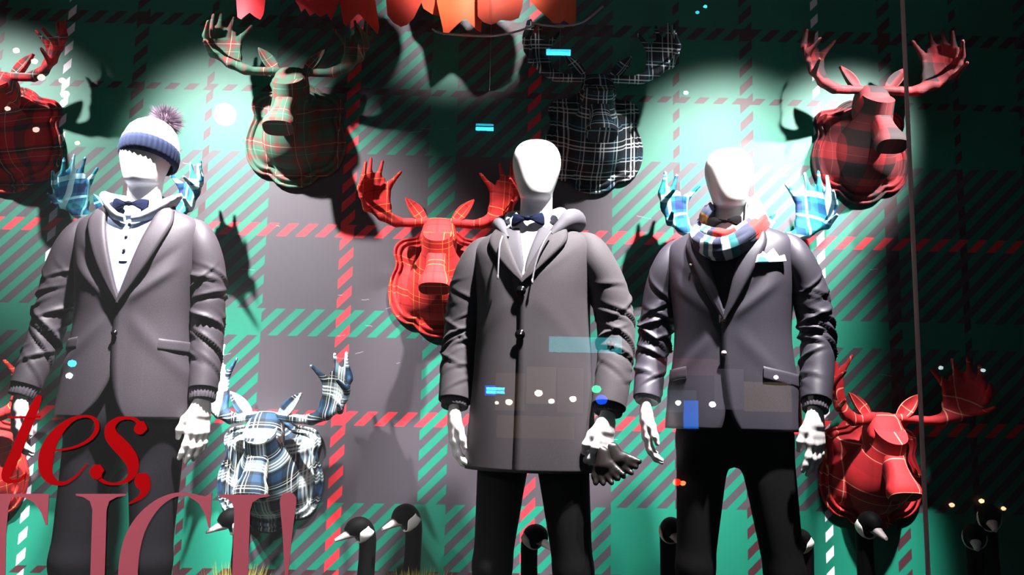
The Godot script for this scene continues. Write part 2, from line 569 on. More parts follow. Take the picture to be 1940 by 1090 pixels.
func setting() -> void:
	# printed wall: front face carries the print
	var st := new_st()
	st.set_smooth_group(-1)
	var a := Vector3(-2.5, 0, 0)
	var b := Vector3(2.7, 0, 0)
	var u := Vector3(0, 3.75, 0)
	tri(st, a, a + u, b + u, Vector2(0, 1), Vector2(0, 0), Vector2(1, 0))
	tri(st, a, b + u, b, Vector2(0, 1), Vector2(1, 0), Vector2(1, 1))
	var back := [a + Vector3(0, 0, -0.1), b + Vector3(0, 0, -0.1)]
	for q in [[back[0], back[0] + u, a + u, a], [b, b + u, back[1] + u, back[1]], [back[1], back[1] + u, back[0] + u, back[0]], [a + u, back[0] + u, back[1] + u, b + u]]:
		tri(st, q[0], q[1], q[2])
		tri(st, q[0], q[2], q[3])
	struct("wall_back", st, M.wall)
	st = new_st()
	box(st, Vector3(-3.6, -0.1, -0.1), Vector3(3.3, 0.0, 1.79))
	struct("floor", st, M.floor)
	st = new_st()
	box(st, Vector3(-3.6, 3.75, -0.1), Vector3(3.3, 3.85, 1.95))
	struct("ceiling", st, M.black)
	st = new_st()
	box(st, Vector3(-3.7, -0.1, -0.1), Vector3(-3.6, 3.85, 1.95))
	struct("wall_left", st, M.black)
	st = new_st()
	box(st, Vector3(3.3, -0.1, -0.1), Vector3(3.4, 3.85, 1.95))
	struct("wall_right", st, M.black)
	for s in [[-3.6, -2.5], [2.7, 3.3]]:
		st = new_st()
		box(st, Vector3(s[0], 0.0, -0.1), Vector3(s[1], 3.75, 0.0))
		struct("trim_1" if s[0] < 0 else "trim_2", st, M.black)
	# two panes of the shop window meeting in a polished joint
	for s in [[-3.6, 0.8844], [0.8944, 3.3]]:
		st = new_st()
		var lo := Vector3(s[0], 0.0, 1.8)
		var hi := Vector3(s[1], 3.75, 1.8)
		st.set_smooth_group(-1)
		tri(st, lo, Vector3(lo.x, hi.y, 1.8), hi)
		tri(st, lo, hi, Vector3(hi.x, lo.y, 1.8))
		struct("window_1" if s[0] < 0 else "window_2", st, M.glass)
	st = new_st()
	tube(st, [Vector3(0.8894, 0.0, 1.798), Vector3(0.8894, 3.75, 1.798)], [0.0046, 0.0046], 14)
	struct("trim_3", st, M.joint)

# what the pane mirrors: lit signs and lamps on the other side of the street
func street() -> void:
	var st := new_st()
	box(st, Vector3(-9, -0.6, 1.95), Vector3(9, -0.45, 9.3))
	struct("pavement", st, mat(Color(0.1, 0.1, 0.1), 0.8))
	st = new_st()
	box(st, Vector3(-9, -0.45, 9.3), Vector3(9, 7.0, 9.6))
	struct("facade", st, mat(Color(0.05, 0.05, 0.055), 0.8))
	# lamp on the near kerb, the white oval in the pane
	var t := thing("street_lamp", "street lamp on the near kerb shining down on the shop window", "street lamp", Vector3(-1.658, -0.449, 4.0))
	st = new_st()
	tube(st, smooth([Vector3(0, 0, 0), Vector3(0, 2.0, 0), Vector3(0, 2.75, 0), Vector3(0.1, 2.9, 0), Vector3(0.3, 2.9, 0)], 4), smooth([0.05, 0.04, 0.03, 0.022, 0.02], 4), 14)
	part("pole", st, M.lamp, t)
	st = new_st()
	ball(st, Vector3(0.34, 2.855, 0.02), Vector3(0.075, 0.05, 0.05))
	part("head", st, M.lamp, t)
	var aim := Vector3(0.56, -1.6, -2.2).normalized()
	st = new_st()
	tube(st, [Vector3(0.34, 2.8, 0) - aim * 0.02, Vector3(0.34, 2.8, 0) + aim * 0.03, Vector3(0.34, 2.8, 0) + aim * 0.033], [0.05, 0.052, 0.045], 20)
	part("lens", st, glow(Color(1, 1, 1), 34.0), t)
	var l := SpotLight3D.new()
	l.name = "street_light"
	l.light_energy = 6.5
	l.spot_range = 12.0
	l.spot_attenuation = 2.0
	l.spot_angle = 16.0
	l.spot_angle_attenuation = 0.6
	l.light_size = 0.05
	l.shadow_enabled = true
	t.add_child(l)
	l.position = Vector3(0.34, 2.8, 0) + aim * 0.08
	l.look_at_from_position(t.position + l.position, Vector3(-0.757, 0.76, 1.8), Vector3.UP)
	# shop front across the street: signs, lamps and a lit window
	t = thing("shopfront", "lit shopfront across the street mirrored in the pane", "shopfront", Vector3(0, 0, 9.28))
	var cyan := Color(0.25, 0.85, 1.0)
	var blue := Color(0.05, 0.35, 1.0)
	for q in [
		["sign_board", 1.07, 1.68, 0.40, 0.085, Color(0.3, 0.85, 0.9), 4.0], ["neon_tube", 0.71, 5.24, 0.14, 0.018, cyan, 26.0], ["neon_tube", 0.71, 5.28, 0.14, 0.01, cyan, 14.0],
		["neon_tube", -0.17, 4.26, 0.1, 0.018, cyan, 26.0], ["neon_tube", -0.17, 4.31, 0.1, 0.01, cyan, 8.0], ["light_box", 0.03, 1.15, 0.1, 0.016, cyan, 24.0], ["light_box", 0.03, 1.11, 0.1, 0.016, cyan, 24.0],
		["light_box", 0.03, 1.13, 0.115, 0.055, blue, 7.0], ["window_glow", 0.2, 1.12, 0.16, 0.2, Color(1, 0.8, 0.7), 0.32], ["window_glow", 0.56, 1.2, 0.16, 0.2, Color(1, 0.85, 0.75), 0.5], ["window_glow", 0.9, 1.15, 0.14, 0.24, Color(1, 0.8, 0.7), 0.25], ["window_glow", 0.5, 0.72, 0.42, 0.12, Color(1, 0.85, 0.7), 0.28], ["window_glow", 3.2, 1.12, 0.26, 0.16, Color(1, 0.85, 0.65), 0.7], ["window_glow", 2.25, 1.45, 0.35, 0.09, Color(1, 0.55, 0.6), 0.4], ["window_glow", 2.15, 1.05, 0.2, 0.12, Color(0.8, 0.9, 1.0), 0.5], ["window_glow", 2.75, 1.2, 0.16, 0.22, Color(0.9, 0.85, 0.95), 0.4], ["screen", 2.3, 0.9, 0.08, 0.15, Color(0.1, 0.5, 1.0), 7.0]]:
		st = new_st()
		box(st, Vector3(q[1] * 0.939 - q[3], 0.061 + q[2] * 0.939 - q[4], 0.0 if q[0] != "light_box" or q[4] < 0.03 else 0.01), Vector3(q[1] * 0.939 + q[3], 0.061 + q[2] * 0.939 + q[4], 0.05))
		part(q[0], st, glow(q[5], q[6]), t)
	# dark lotus mark at one end of the sign board
	for q in [[0.0, 0.075], [-0.9, 0.07], [0.9, 0.07]]:
		st = new_st()
		var petal := PackedVector2Array()
		for k in [Vector2(0, -0.05), Vector2(0.03, -0.01), Vector2(0, 0.07), Vector2(-0.03, -0.01)]:
			petal.append(Vector2(k.x, k.y).rotated(q[0]) + Vector2(1.28, 1.63))
		extrude(st, petal, -0.012, -0.002)
		part("sign_mark", st, M.black, t)
	for q in [[-4.83, 1.34, 0.075, cyan, 20.0], [-4.85, 1.2, 0.06, Color(0.8, 1, 1), 30.0], [1.2, 1.17, 0.08, Color(0.1, 1.0, 0.7), 14.0], [1.26, 1.05, 0.1, blue, 12.0], [0.53, 1.11, 0.07, Color(1, 0.95, 0.9), 16.0], [0.19, 1.0, 0.06, Color(1, 0.95, 0.85), 24.0], [0.05, 0.99, 0.035, Color(1, 0.95, 0.85), 16.0], [0.68, 1.02, 0.05, Color(1, 0.95, 0.9), 24.0], [0.93, 1.05, 0.06, Color(1, 0.95, 0.9), 24.0], [2.13, 0.13, 0.07, Color(1, 0.12, 0.05), 20.0], [2.2, 0.12, 0.05, Color(1, 0.5, 0.3), 24.0],
		[2.52, 5.9, 0.035, cyan, 20.0], [2.42, 5.82, 0.035, cyan, 14.0], [2.27, 4.78, 0.045, Color(0.8, 1, 1), 20.0], [-5.83, 5.08, 0.06, Color(1, 0.9, 0.8), 20.0], [-5.6, 4.95, 0.06, Color(1, 0.9, 0.8), 20.0], [-5.5, 4.75, 0.07, Color(1, 0.9, 0.8), 20.0], [-5.25, 4.72, 0.06, Color(1, 0.9, 0.8), 14.0], [-5.2, 4.55, 0.08, Color(1, 0.95, 0.85), 22.0], [-5.86, 4.35, 0.05, Color(1, 0.9, 0.85), 14.0], [-5.5, 4.1, 0.06, Color(1, 0.85, 0.8), 14.0], [-5.0, 3.95, 0.05, Color(1, 0.85, 0.8), 10.0], [2.15, 1.03, 0.05, Color(1, 1, 1), 24.0], [2.55, 1.02, 0.06, Color(1, 1, 1), 24.0], [3.3, 1.35, 0.045, Color(1, 1, 1), 16.0], [5.65, -0.02, 0.045, Color(1, 0.8, 0.6), 24.0], [5.3, -0.07, 0.045, Color(1, 0.8, 0.6), 20.0], [5.9, -0.1, 0.04, Color(1, 0.8, 0.6), 20.0], [5.25, 1.5, 0.04, Color(0.9, 1, 1), 9.0], [5.75, 1.48, 0.04, Color(0.9, 1, 1), 9.0]]:
		st = new_st()
		ball(st, Vector3(q[0] * 0.939, 0.061 + q[1] * 0.939, 0.0), Vector3(q[2], q[2] * 0.8, 0.03) * 0.66, 12, 8)
		part("lamp", st, glow(q[3], q[4]), t)

func glow(c: Color, e: float) -> StandardMaterial3D:
	return mat(c.darkened(0.5), 0.4, {"emission_enabled": true, "emission": c, "emission_energy_multiplier": e * 1.7})

# =====================================================================  moose
func sup(a: float, n: float) -> Vector2:
	var c := cos(a)
	var s := sin(a)
	return Vector2(signf(c) * pow(absf(c), 2.0 / n), signf(s) * pow(absf(s), 2.0 / n))

var moose := {}

func moose_shapes() -> void:
	# plaque: a shield with lobes and a stepped rim
	var half := [Vector2(0, -0.252), Vector2(0.035, -0.248), Vector2(0.07, -0.234), Vector2(0.092, -0.214), Vector2(0.108, -0.2), Vector2(0.135, -0.197), Vector2(0.168, -0.18), Vector2(0.195, -0.145), Vector2(0.211, -0.095), Vector2(0.214, -0.045), Vector2(0.203, 0.005), Vector2(0.189, 0.04), Vector2(0.187, 0.07), Vector2(0.197, 0.1), Vector2(0.192, 0.135), Vector2(0.165, 0.16), Vector2(0.13, 0.168), Vector2(0.1, 0.175), Vector2(0.075, 0.195), Vector2(0.04, 0.212), Vector2(0, 0.216)]
	var pts := half.duplicate()
	for i in range(half.size() - 2, 0, -1):
		pts.append(Vector2(-half[i].x, half[i].y))
	var out := smooth_loop(pts, 3)
	var st := new_st()
	var rings := []
	for s in [[0.97, 0.0], [1.0, 0.004], [1.008, 0.014], [0.99, 0.024], [0.962, 0.022], [0.945, 0.014], [0.925, 0.018], [0.905, 0.033], [0.87, 0.036], [0.845, 0.027], [0.825, 0.025], [0.79, 0.04], [0.7, 0.062], [0.55, 0.082], [0.35, 0.094], [0.1, 0.098]]:
		var ring := PackedVector3Array()
		for p in out:
			var q: Vector2 = p
			var sm := q.normalized() * q.length()
			if s[0] < 0.8:   # the dome is rounder than the rim
				var e := Vector2(q.x, q.y + 0.02).normalized() * Vector2(0.2, 0.225)
				sm = q.lerp(e, (0.8 - s[0]) * 1.4)
			ring.append(Vector3(sm.x * s[0], sm.y * s[0], s[1]))
		rings.append(ring)
	loft(st, rings, true, 3, false, Vector2.ZERO, true)
	moose.plaque = bake(st)
	# neck from the dome to the back of the head
	st = new_st()
	rings = []
	var cs := smooth([Vector3(0, -0.035, 0.045), Vector3(0, -0.02, 0.1), Vector3(0, 0.03, 0.145), Vector3(0, 0.1, 0.18), Vector3(0, 0.16, 0.205)], 4)
	for i in cs.size():
		var t: float = float(i) / (cs.size() - 1)
		var n := Vector3(0, sin(t * 0.95), cos(t * 0.95))
		var y := n.cross(Vector3.RIGHT).normalized()
		var a := lerpf(0.135, 0.06, smoothstep(0.0, 0.85, t))
		var b := lerpf(0.15, 0.088, smoothstep(0.0, 0.85, t))
		var ring := PackedVector3Array()
		for j in 36:
			var q := sup(TAU * j / 36, 2.1)
			ring.append(cs[i] + Vector3.RIGHT * q.x * a + y * q.y * b)
		rings.append(ring)
	loft(st, rings, true, 3, false, Vector2.ZERO, true)
	moose.neck = bake(st)
	# head: flat topped wedge from the poll to the blunt nose
	st = new_st()
	rings = []
	var p0 := Vector3(0, 0.222, 0.175)
	var d := Vector3(0, -0.287, 0.168)
	var nrm := Vector3(0, 0.505, 0.863)
	var sec := [[-0.1, 0.02, 0.012, 0.05], [-0.075, 0.045, 0.032, 0.024], [-0.03, 0.062, 0.052, 0.008], [0.05, 0.07, 0.066, 0.0], [0.14, 0.073, 0.075, 0.0], [0.23, 0.073, 0.078, 0.002], [0.31, 0.062, 0.072, 0.006], [0.4, 0.05, 0.063, 0.01], [0.52, 0.043, 0.056, 0.012], [0.65, 0.041, 0.05, 0.009], [0.78, 0.046, 0.048, 0.002], [0.88, 0.056, 0.049, -0.005], [0.96, 0.063, 0.046, -0.005], [1.0, 0.06, 0.04, 0.001]]
	for s in sec:
		var t: float = s[0]
		var c: Vector3 = p0 + d * t - nrm * (s[2] + s[3])
		var ring := PackedVector3Array()
		for j in 40:
			var ang := TAU * j / 40
			var q := sup(ang, 3.0)
			var w: float = s[1]
			var hgt: float = s[2]
			# brow ridge bulges and eye hollow below it
			var side := clampf(absf(q.x), 0.0, 1.0)
			var brow := exp(-pow((t - 0.22) / 0.06, 2.0)) * exp(-pow((sin(ang) - 0.55) / 0.3, 2.0)) * side * 0.012
			var eye := exp(-pow((t - 0.33) / 0.06, 2.0)) * exp(-pow((sin(ang) - 0.3) / 0.35, 2.0)) * side * 0.012
			var nos := exp(-pow((t - 0.9) / 0.07, 2.0)) * exp(-pow((sin(ang) - 0.1) / 0.4, 2.0)) * side * 0.008
			ring.append(c + Vector3.RIGHT * (q.x * w + signf(q.x) * (brow - eye + nos)) + nrm * q.y * hgt)
		rings.append(ring)
	loft(st, rings, true, 3)
	moose.head = bake(st)
	# ears and antlers, the other side mirrored
	for s in [-1.0, 1.0]:
		st = new_st()
		rings = []
		var base := Vector3(0.058 * s, 0.2, 0.15)
		var tip := Vector3(0.14 * s, 0.305, 0.165)
		var up := (tip - base).normalized()
		var out2 := Vector3(s, -0.55, 0.0)
		out2 = (out2 - up * out2.dot(up)).normalized()
		var fwd := Vector3(0.45 * -s, 0.1, 1.0)
		fwd = (fwd - up * fwd.dot(up)).normalized()
		var acr := up.cross(fwd)
		for i in 13:
			var t := i / 12.0
			var w := 0.0275 * pow(sin(PI * pow(lerpf(0.1, 1.0, t), 0.95)), 0.85) + 0.001
			var ring := PackedVector3Array()
			for j in 20:
				var a := TAU * j / 20
				var cup := fwd * (cos(a) * cos(a) * w * 0.75 - w * 0.25)
				ring.append(base + up * 0.135 * t + acr * cos(a) * w + fwd * sin(a) * (0.0075 + 0.010 * (1 - t) * (1 - t)) + cup)
			rings.append(ring)
		loft(st, rings)
		moose["ear%d" % int(s)] = bake(st)
		moose["antler%d" % int(s)] = antler(s)

# one skin: a beam that spreads into a cupped palm with blunt tines along its rim
func palm_at(s: float, u: float, v: float) -> Vector3:
	var pts := [Vector3(0.12, 0.2, 0.165), Vector3(0.175, 0.203, 0.178), Vector3(0.238, 0.238, 0.185), Vector3(0.278, 0.312, 0.18), Vector3(0.293, 0.395, 0.168), Vector3(0.296, 0.48, 0.15)]
	var i := clampi(int(u / 0.5), 0, 3)
	var t := u / 0.5 - i
	var c: Vector3 = cat(pts[i], pts[i + 1], pts[mini(i + 2, 5)], pts[mini(i + 3, 5)], t)
	var out := Vector3(0.66, -0.22, 0.7).normalized()
	var w := 0.072 * smoothstep(-0.05, 0.9, u)
	var p := c + out * v * w + Vector3(0.1, 0.9, -0.1) * (-0.02 * v * v) * u
	p += Vector3(-0.6, 0.1, 0.7).normalized() * v * v * 0.028 * u
	return Vector3(p.x * s, p.y, p.z)

func antler(s: float) -> ArrayMesh:
	var b := []
	var beam := smooth([Vector3(0.04 * s, 0.212, 0.148), Vector3(0.1 * s, 0.205, 0.163), Vector3(0.145 * s, 0.201, 0.172), palm_at(s, 0.1, 0.0)], 3)
	for i in beam.size() - 1:
		b.append([beam[i], beam[i + 1], lerpf(0.0145, 0.0105, float(i) / 9.0), lerpf(0.0145, 0.0105, (i + 1) / 9.0)])
	for i in 9:
		var v := -1.0 + i * 0.25
		var q := palm_at(s, 0.0, 0.0)
		for k in 4:
			var u := (0.385 - 0.035 * v * v) * (k + 1)
			var e := palm_at(s, u, v * (0.8 + 0.09 * k))
			b.append([q, e, 0.0088 - 0.0006 * k, 0.0085 - 0.0006 * k])
			q = e
	for t in [[-1.05, 1.72, -1.3], [-0.5, 1.86, -0.6], [0.05, 1.9, 0.08], [0.58, 1.85, 0.72], [1.08, 1.68, 1.42], [1.05, 1.1, 1.55]]:
		b.append([palm_at(s, minf(t[1] - 0.4, 1.4), t[0]), palm_at(s, t[1], t[2]) + Vector3(-0.012 * s, 0, 0.012), 0.0118, 0.0066])
	var st := new_st()
	blob(st, b, 0.0058, 170.0, true)
	return bake(st)

func moose_heads() -> void:
	moose_shapes()
	var list := [
		["moose_royal", Vector2(-2.075, 2.086), Vector2(1, 1), Vector2(0.9, 0.95), "wall mounted moose head in muted red royal tartan at the upper left corner"],
		["moose_green", Vector2(-0.871, 2.140), Vector2(1.05, 0.92), Vector2(1.05, 0.92), "wall mounted moose head in dark green and red tartan above the beanie mannequin"],
		["moose_navy", Vector2(0.412, 2.147), Vector2(1, 0.95), Vector2(1.02, 0.95), "wall mounted moose head in navy tartan with white lines behind the coated mannequin's head"],
		["moose_red", Vector2(-0.234, 1.514), Vector2(1, 1), Vector2(1, 1), "bright red tartan moose head with fine yellow lines left of the long coat"],
		["moose_check", Vector2(1.578, 2.131), Vector2(1, 1), Vector2(1.06, 1.05), "red and maroon block check moose head at the upper right by the glass joint"],
		["moose_teal", Vector2(-1.498, 1.496), Vector2(0.8, 1), Vector2(0.98, 0.95), "teal tartan moose head whose antlers show behind the mannequin in the beanie"],
		["moose_teal", Vector2(1.014, 1.486), Vector2(1.12, 1), Vector2(1.1, 1.08), "teal tartan moose head whose antlers show behind the mannequin in the patterned scarf"],
		["moose_dress", Vector2(-0.896, 0.714), Vector2(0.74, 1.1), Vector2(1.08, 1.0), "white and navy tartan moose head low on the wall above the pink lettering"],
		["moose_cream", Vector2(1.572, 0.758), Vector2(0.78, 1.2), Vector2(1.2, 0.95), "deep red tartan moose head with cream lines at the lower right"],
		["moose_red", Vector2(-2.086, 0.709), Vector2(1, 1), Vector2(1, 1), "red tartan moose head cut by the left edge behind the red lettering"],
	]
	for a in list:
		var p: Vector2 = a[1]
		var t := thing("moose_head", a[4], "moose head", Vector3(p.x, p.y, 0.001), 0.0, "tartan moose heads on the wall")
		var m: Material = M[a[0]]
		put("plaque", moose.plaque, m, t)
		put("neck", moose.neck, m, t)
		put("head", moose.head, m, t)
		for s in [-1, 1]:
			put("ear", moose["ear%d" % s], m, t)
			var an := put("antler", moose["antler%d" % s], m, t)
			var k: Vector2 = a[2] if s < 0 else a[3]
			an.scale = Vector3(k.x, k.y, 1)
			an.position.y = 0.21 * (1.0 - k.y)

# =====================================================================  mannequins
# trunk profile rows: [y, half width, front depth, back depth]
func prof(P: Array, y: float) -> Array:
	var n := P.size()
	var i := 0
	while i < n - 2 and P[i + 1][0] < y:
		i += 1
	var t := clampf((y - P[i][0]) / (P[i + 1][0] - P[i][0]), 0.0, 1.0)
	var o := []
	for k in range(1, 4):
		o.append(lerpf(P[i][k], P[i + 1][k], t))
	return o

func dense(P: Array) -> Array:
	var v := []
	for r in P:
		v.append(Vector4(r[0], r[1], r[2], r[3]))
	var o := []
	for r in smooth(v, 6):
		o.append([r.x, r.y, r.z, r.w])
	return o

const TN := 2.35

func trunk(P: Array, y: float, phi: float, off: float) -> Vector3:
	var p := prof(P, y)
	var s := sin(phi)
	var c := cos(phi)
	var b: float = (p[1] if c > 0.0 else p[2]) + off
	return Vector3((p[0] + off) * signf(s) * pow(absf(s), 2.0 / TN), y, b * signf(c) * pow(absf(c), 2.0 / TN))

func front(P: Array, x: float, y: float, off: float) -> Vector3:
	var p := prof(P, y)
	var r := clampf(absf(x) / (p[0] + off), 0.0, 0.995)
	return Vector3(x, y, (p[1] + off) * pow(1.0 - pow(r, TN), 1.0 / TN))

func phi_of(P: Array, x: float, y: float) -> float:
	var p := prof(P, y)
	return signf(x) * asin(pow(clampf(absf(x) / p[0], 0.0, 1.0), TN * 0.5))

# a sewn-on layer between two outlines on the front: lapels, flaps, plackets
func layer(st: SurfaceTool, P: Array, ea: Array, eb: Array, off: float, thick: float, across := 6) -> void:
	var rings := []
	for i in ea.size():
		var ring := PackedVector3Array()
		for j in across + 1:
			var t := float(j) / across
			var q: Vector2 = ea[i].lerp(eb[i], t)
			var e := 0.0 if (j > 0 and j < across) else thick * 0.35
			ring.append(front(P, q.x, q.y, off + thick - e))
		for j in across + 1:
			var t := 1.0 - float(j) / across
			var q: Vector2 = ea[i].lerp(eb[i], t)
			ring.append(front(P, q.x, q.y, off - 0.002))
		rings.append(ring)
	loft(st, rings)

func button(P: Array, x: float, y: float, r: float, m: Material, parent: Node) -> void:
	var c := front(P, x, y, 0.006)
	var st := new_st()
	tube(st, [c, c + Vector3(0, 0, 0.002), c + Vector3(0, 0, 0.006), c + Vector3(0, 0, 0.0065), c + Vector3(0, 0, 0.005)], [r * 0.8, r, r, r * 0.78, r * 0.7], 20)
	part("button", st, m, parent)

func hand_mesh(s: float, curl: float, spread: float) -> ArrayMesh:
	# wrist at the origin, fingers down, back of the hand towards +x * s, thumb towards +z
	var b := []
	var kn := [0.030, 0.0102, -0.0098, -0.0285]
	var long := [[0.042, 0.026, 0.022], [0.046, 0.029, 0.023], [0.043, 0.027, 0.022], [0.034, 0.021, 0.019]]
	for i in 4:
		var k := Vector3(-0.0015 * absf(i - 1.3), -0.09 + 0.0035 * absf(i - 1.0), kn[i])
		b.append([Vector3(0, -0.004, kn[i] * 0.6), k, 0.0135, 0.0098])
		var p := k
		var ang := 0.12 * curl
		var fan2: float = (1.5 - i) * 0.06 * spread
		for f in 3:
			ang += [0.16, 0.42, 0.45][f] * curl * (1.0 + 0.1 * i)
			var q: Vector3 = p + Vector3(-sin(ang), -cos(ang), fan2).normalized() * long[i][f]
			var r0: float = [0.0088, 0.0080, 0.0073][f] - (0.0008 if i == 3 else 0.0)
			b.append([p, q, r0, r0 - 0.0008])
			p = q
	# body of the palm and the wrist
	b.append([Vector3(0.001, -0.03, 0.018), Vector3(0.001, -0.03, -0.016), 0.0125, 0.0125])
	b.append([Vector3(-0.001, -0.062, 0.022), Vector3(-0.001, -0.062, -0.02), 0.0115, 0.0115])
	for z in [-0.009, 0.009]:
		b.append([Vector3(0, 0.05, z), Vector3(0.001, -0.03, z * 1.25), 0.0165, 0.0145])
	# thumb leaves the side of the palm low down
	b.append([Vector3(-0.004, -0.012, 0.018), Vector3(-0.012, -0.05, 0.044), 0.0135, 0.0112])
	b.append([Vector3(-0.012, -0.05, 0.044), Vector3(-0.02, -0.083, 0.053), 0.0108, 0.0092])
	b.append([Vector3(-0.02, -0.083, 0.053), Vector3(-0.028, -0.108, 0.05), 0.0092, 0.0076])
	for q in b:
		q[0] = Vector3(q[0].x * s, q[0].y, q[0].z)
		q[1] = Vector3(q[1].x * s, q[1].y, q[1].z)
	var st := new_st()
	blob(st, b, 0.0034, 210.0)
	return bake(st)

func head_mesh() -> ArrayMesh:
	# neck and featureless egg head as one skin; y = 0 at the chin, [front y, back y, half width, front z, back z]
	var st := new_st()
	var rings := []
	var rows := [[-0.135, -0.12, 0.082, 0.07, -0.075], [-0.11, -0.09, 0.064, 0.055, -0.066], [-0.07, -0.05, 0.053, 0.044, -0.062], [-0.03, 0.0, 0.051, 0.04, -0.062], [-0.008, 0.03, 0.051, 0.043, -0.066], [-0.008, 0.05, 0.052, 0.065, -0.074], [0.0, 0.068, 0.055, 0.079, -0.084], [0.014, 0.08, 0.059, 0.087, -0.09], [0.04, 0.095, 0.065, 0.094, -0.095], [0.075, 0.115, 0.072, 0.098, -0.1], [0.11, 0.135, 0.0765, 0.099, -0.102], [0.14, 0.152, 0.077, 0.097, -0.1], [0.168, 0.17, 0.072, 0.089, -0.092], [0.188, 0.188, 0.0615, 0.074, -0.077], [0.201, 0.201, 0.045, 0.052, -0.056], [0.207, 0.207, 0.026, 0.028, -0.032], [0.209, 0.209, 0.006, 0.006, -0.008]]
	var v := []
	var v2 := []
	for r in rows:
		v.append(Vector4(r[0], r[1], r[2], r[3]))
		v2.append(r[4])
	v = smooth(v, 3)
	v2 = smooth(v2, 3)
	for i in v.size():
		var ring := PackedVector3Array()
		for j in 40:
			var q := sup(TAU * j / 40, 2.15)
			var z := lerpf(v2[i], v[i].w, (q.y + 1.0) * 0.5)
			var y := lerpf(v[i].y, v[i].x, (q.y + 1.0) * 0.5)
			ring.append(Vector3(q.x * v[i].z * 1.06, y, z))
		rings.append(ring)
	loft(st, rings)
	return bake(st)

# creases: [place along, width, slope, strength, angle]
func creases(list: Array, s: float, a: float) -> float:
	var h := 0.0
	for c in list:
		var da := wrapf(a - c[4], -PI, PI)
		var x: float = (s - c[0] - c[2] * da) / c[1]
		h += c[3] * exp(-pow(absf(x), 1.35)) * exp(-da * da * 0.7)
	return h

func sleeve(st: SurfaceTool, pts: Array, radii: Array, side: float, seed_: int, amount: float) -> Array:
	var r := RandomNumberGenerator.new()
	r.seed = seed_
	var total := 0.0
	for i in pts.size() - 1:
		total += pts[i].distance_to(pts[i + 1])
	var list := []
	for i in 17:
		var at := lerpf(0.3, 0.93, (i + r.randf() * 0.7) / 17.0)
		var big := exp(-pow((at - 0.62) / 0.2, 2.0))
		list.append([at * total, r.randf_range(0.006, 0.011), r.randf_range(0.012, 0.045) * (1.0 if r.randf() < 0.5 else -1.0), amount * (0.25 + big) * r.randf_range(0.6, 1.2), r.randf_range(0.0, TAU)])
		list.append([at * total + 0.012, 0.008, list[-1][2], -amount * (0.25 + big) * 0.75, list[-1][4]])
	var p := smooth(pts, 20)
	var rr := smooth(radii, 20)
	var rings := tube_rings(p, rr, 56, 1.12, Vector3(side, 0, 0), func(s, a): return creases(list, s, a))
	# the cuff turns in
	var lastr: PackedVector3Array = rings[-1]
	var c := Vector3.ZERO
	for q in lastr:
		c += q
	c /= lastr.size()
	for k in [[0.9, 0.0], [0.85, 0.02]]:
		var ring := PackedVector3Array()
		for q in lastr:
			ring.append(c + (q - c) * k[0] + Vector3(0, k[1], 0))
		rings.append(ring)
	loft(st, rings, true, 3)
	return [p[-1], (p[-1] - p[-8]).normalized()]

func knit_cuff(at: Vector3, dir: Vector3, r: float, len: float, m: Material, parent: Node) -> void:
	var st := new_st()
	var pts := [at - dir * 0.02, at + dir * 0.004, at + dir * len * 0.5, at + dir * len * 0.92, at + dir * len, at + dir * len * 0.97, at + dir * 0.01]
	var rr := [r, r, r * 0.98, r * 0.97, r * 0.93, r * 0.86, r * 0.84]
	loft(st, tube_rings(pts, rr, 96, 1.05, Vector3.RIGHT, func(_s, a): return 0.0013 * sin(a * 24.0)), true, 3)
	part("knit_cuff", st, m, parent)

# the jacket shell: o has yv (bottom of the V), top, wtop, yc (cutaway starts), cl, cr, hem
func jacket_shell(st: SurfaceTool, P: Array, o: Dictionary) -> void:
	var rings := []
	var rows := 70
	var n := 96
	for i in range(-1, rows + 1):
		var y: float = lerpf(o.hem, o.top, maxf(i, 0) / float(rows))
		var xr := -0.013
		var xl := 0.011
		if y > o.yv:
			var t: float = (y - o.yv) / (o.top - o.yv)
			var w: float = o.wtop * pow(t, 0.9)
			xr = lerpf(xr, w, smoothstep(0.0, 0.12, t))
			xl = lerpf(xl, -w, smoothstep(0.0, 0.12, t))
		elif y < o.yc:
			var s: float = (o.yc - y) / (o.yc - o.hem)
			xr += o.cr * (0.7 * s * s + 0.3 * pow(s, 9.0))
			xl -= o.cl * (0.7 * s * s + 0.3 * pow(s, 9.0))
		var fs := phi_of(P, xr, y)
		var fe := TAU + phi_of(P, xl, y)
		var ring := PackedVector3Array()
		var hem_in := -0.012 if i < 0 else 0.0
		for j in range(-1, n + 2):
			var t := clampf(float(j) / n, 0.0, 1.0)
			var phi := lerpf(fs, fe, t)
			var off := hem_in
			if j < 0 or j > n:
				off -= 0.012
			off -= 0.006 * smoothstep(TAU - 0.4, TAU + 0.05, phi)
			if y < o.yv + 0.02:
				off += 0.0025 * (1.0 - smoothstep(0.0, 0.12, absf(phi)))
			# soft drape: pulls running from the top button to the armpits and down to the hem
			var sx := sin(phi)
			var dy: float = y - o.yv
			off += o.pull * 0.006 * exp(-pow((dy - absf(sx) * 0.16 + 0.012) / 0.02, 2.0)) * smoothstep(0.02, 0.2, absf(sx)) * (1.0 - smoothstep(0.5, 0.9, absf(sx)))
			off -= o.pull * 0.005 * exp(-pow((dy - absf(sx) * 0.2 - 0.02) / 0.022, 2.0)) * smoothstep(0.05, 0.25, absf(sx)) * (1.0 - smoothstep(0.5, 0.9, absf(sx)))
			off += o.pull * 0.004 * exp(-pow((dy + absf(sx) * 0.2 + 0.03) / 0.03, 2.0)) * smoothstep(0.02, 0.3, absf(sx))
			off += 0.0035 * sin(phi * 5.0 + o.seed) * smoothstep(0.25, 0.0, y - o.hem)
			ring.append(trunk(P, y, phi, off))
		rings.append(ring)
	loft(st, rings, false, 0)

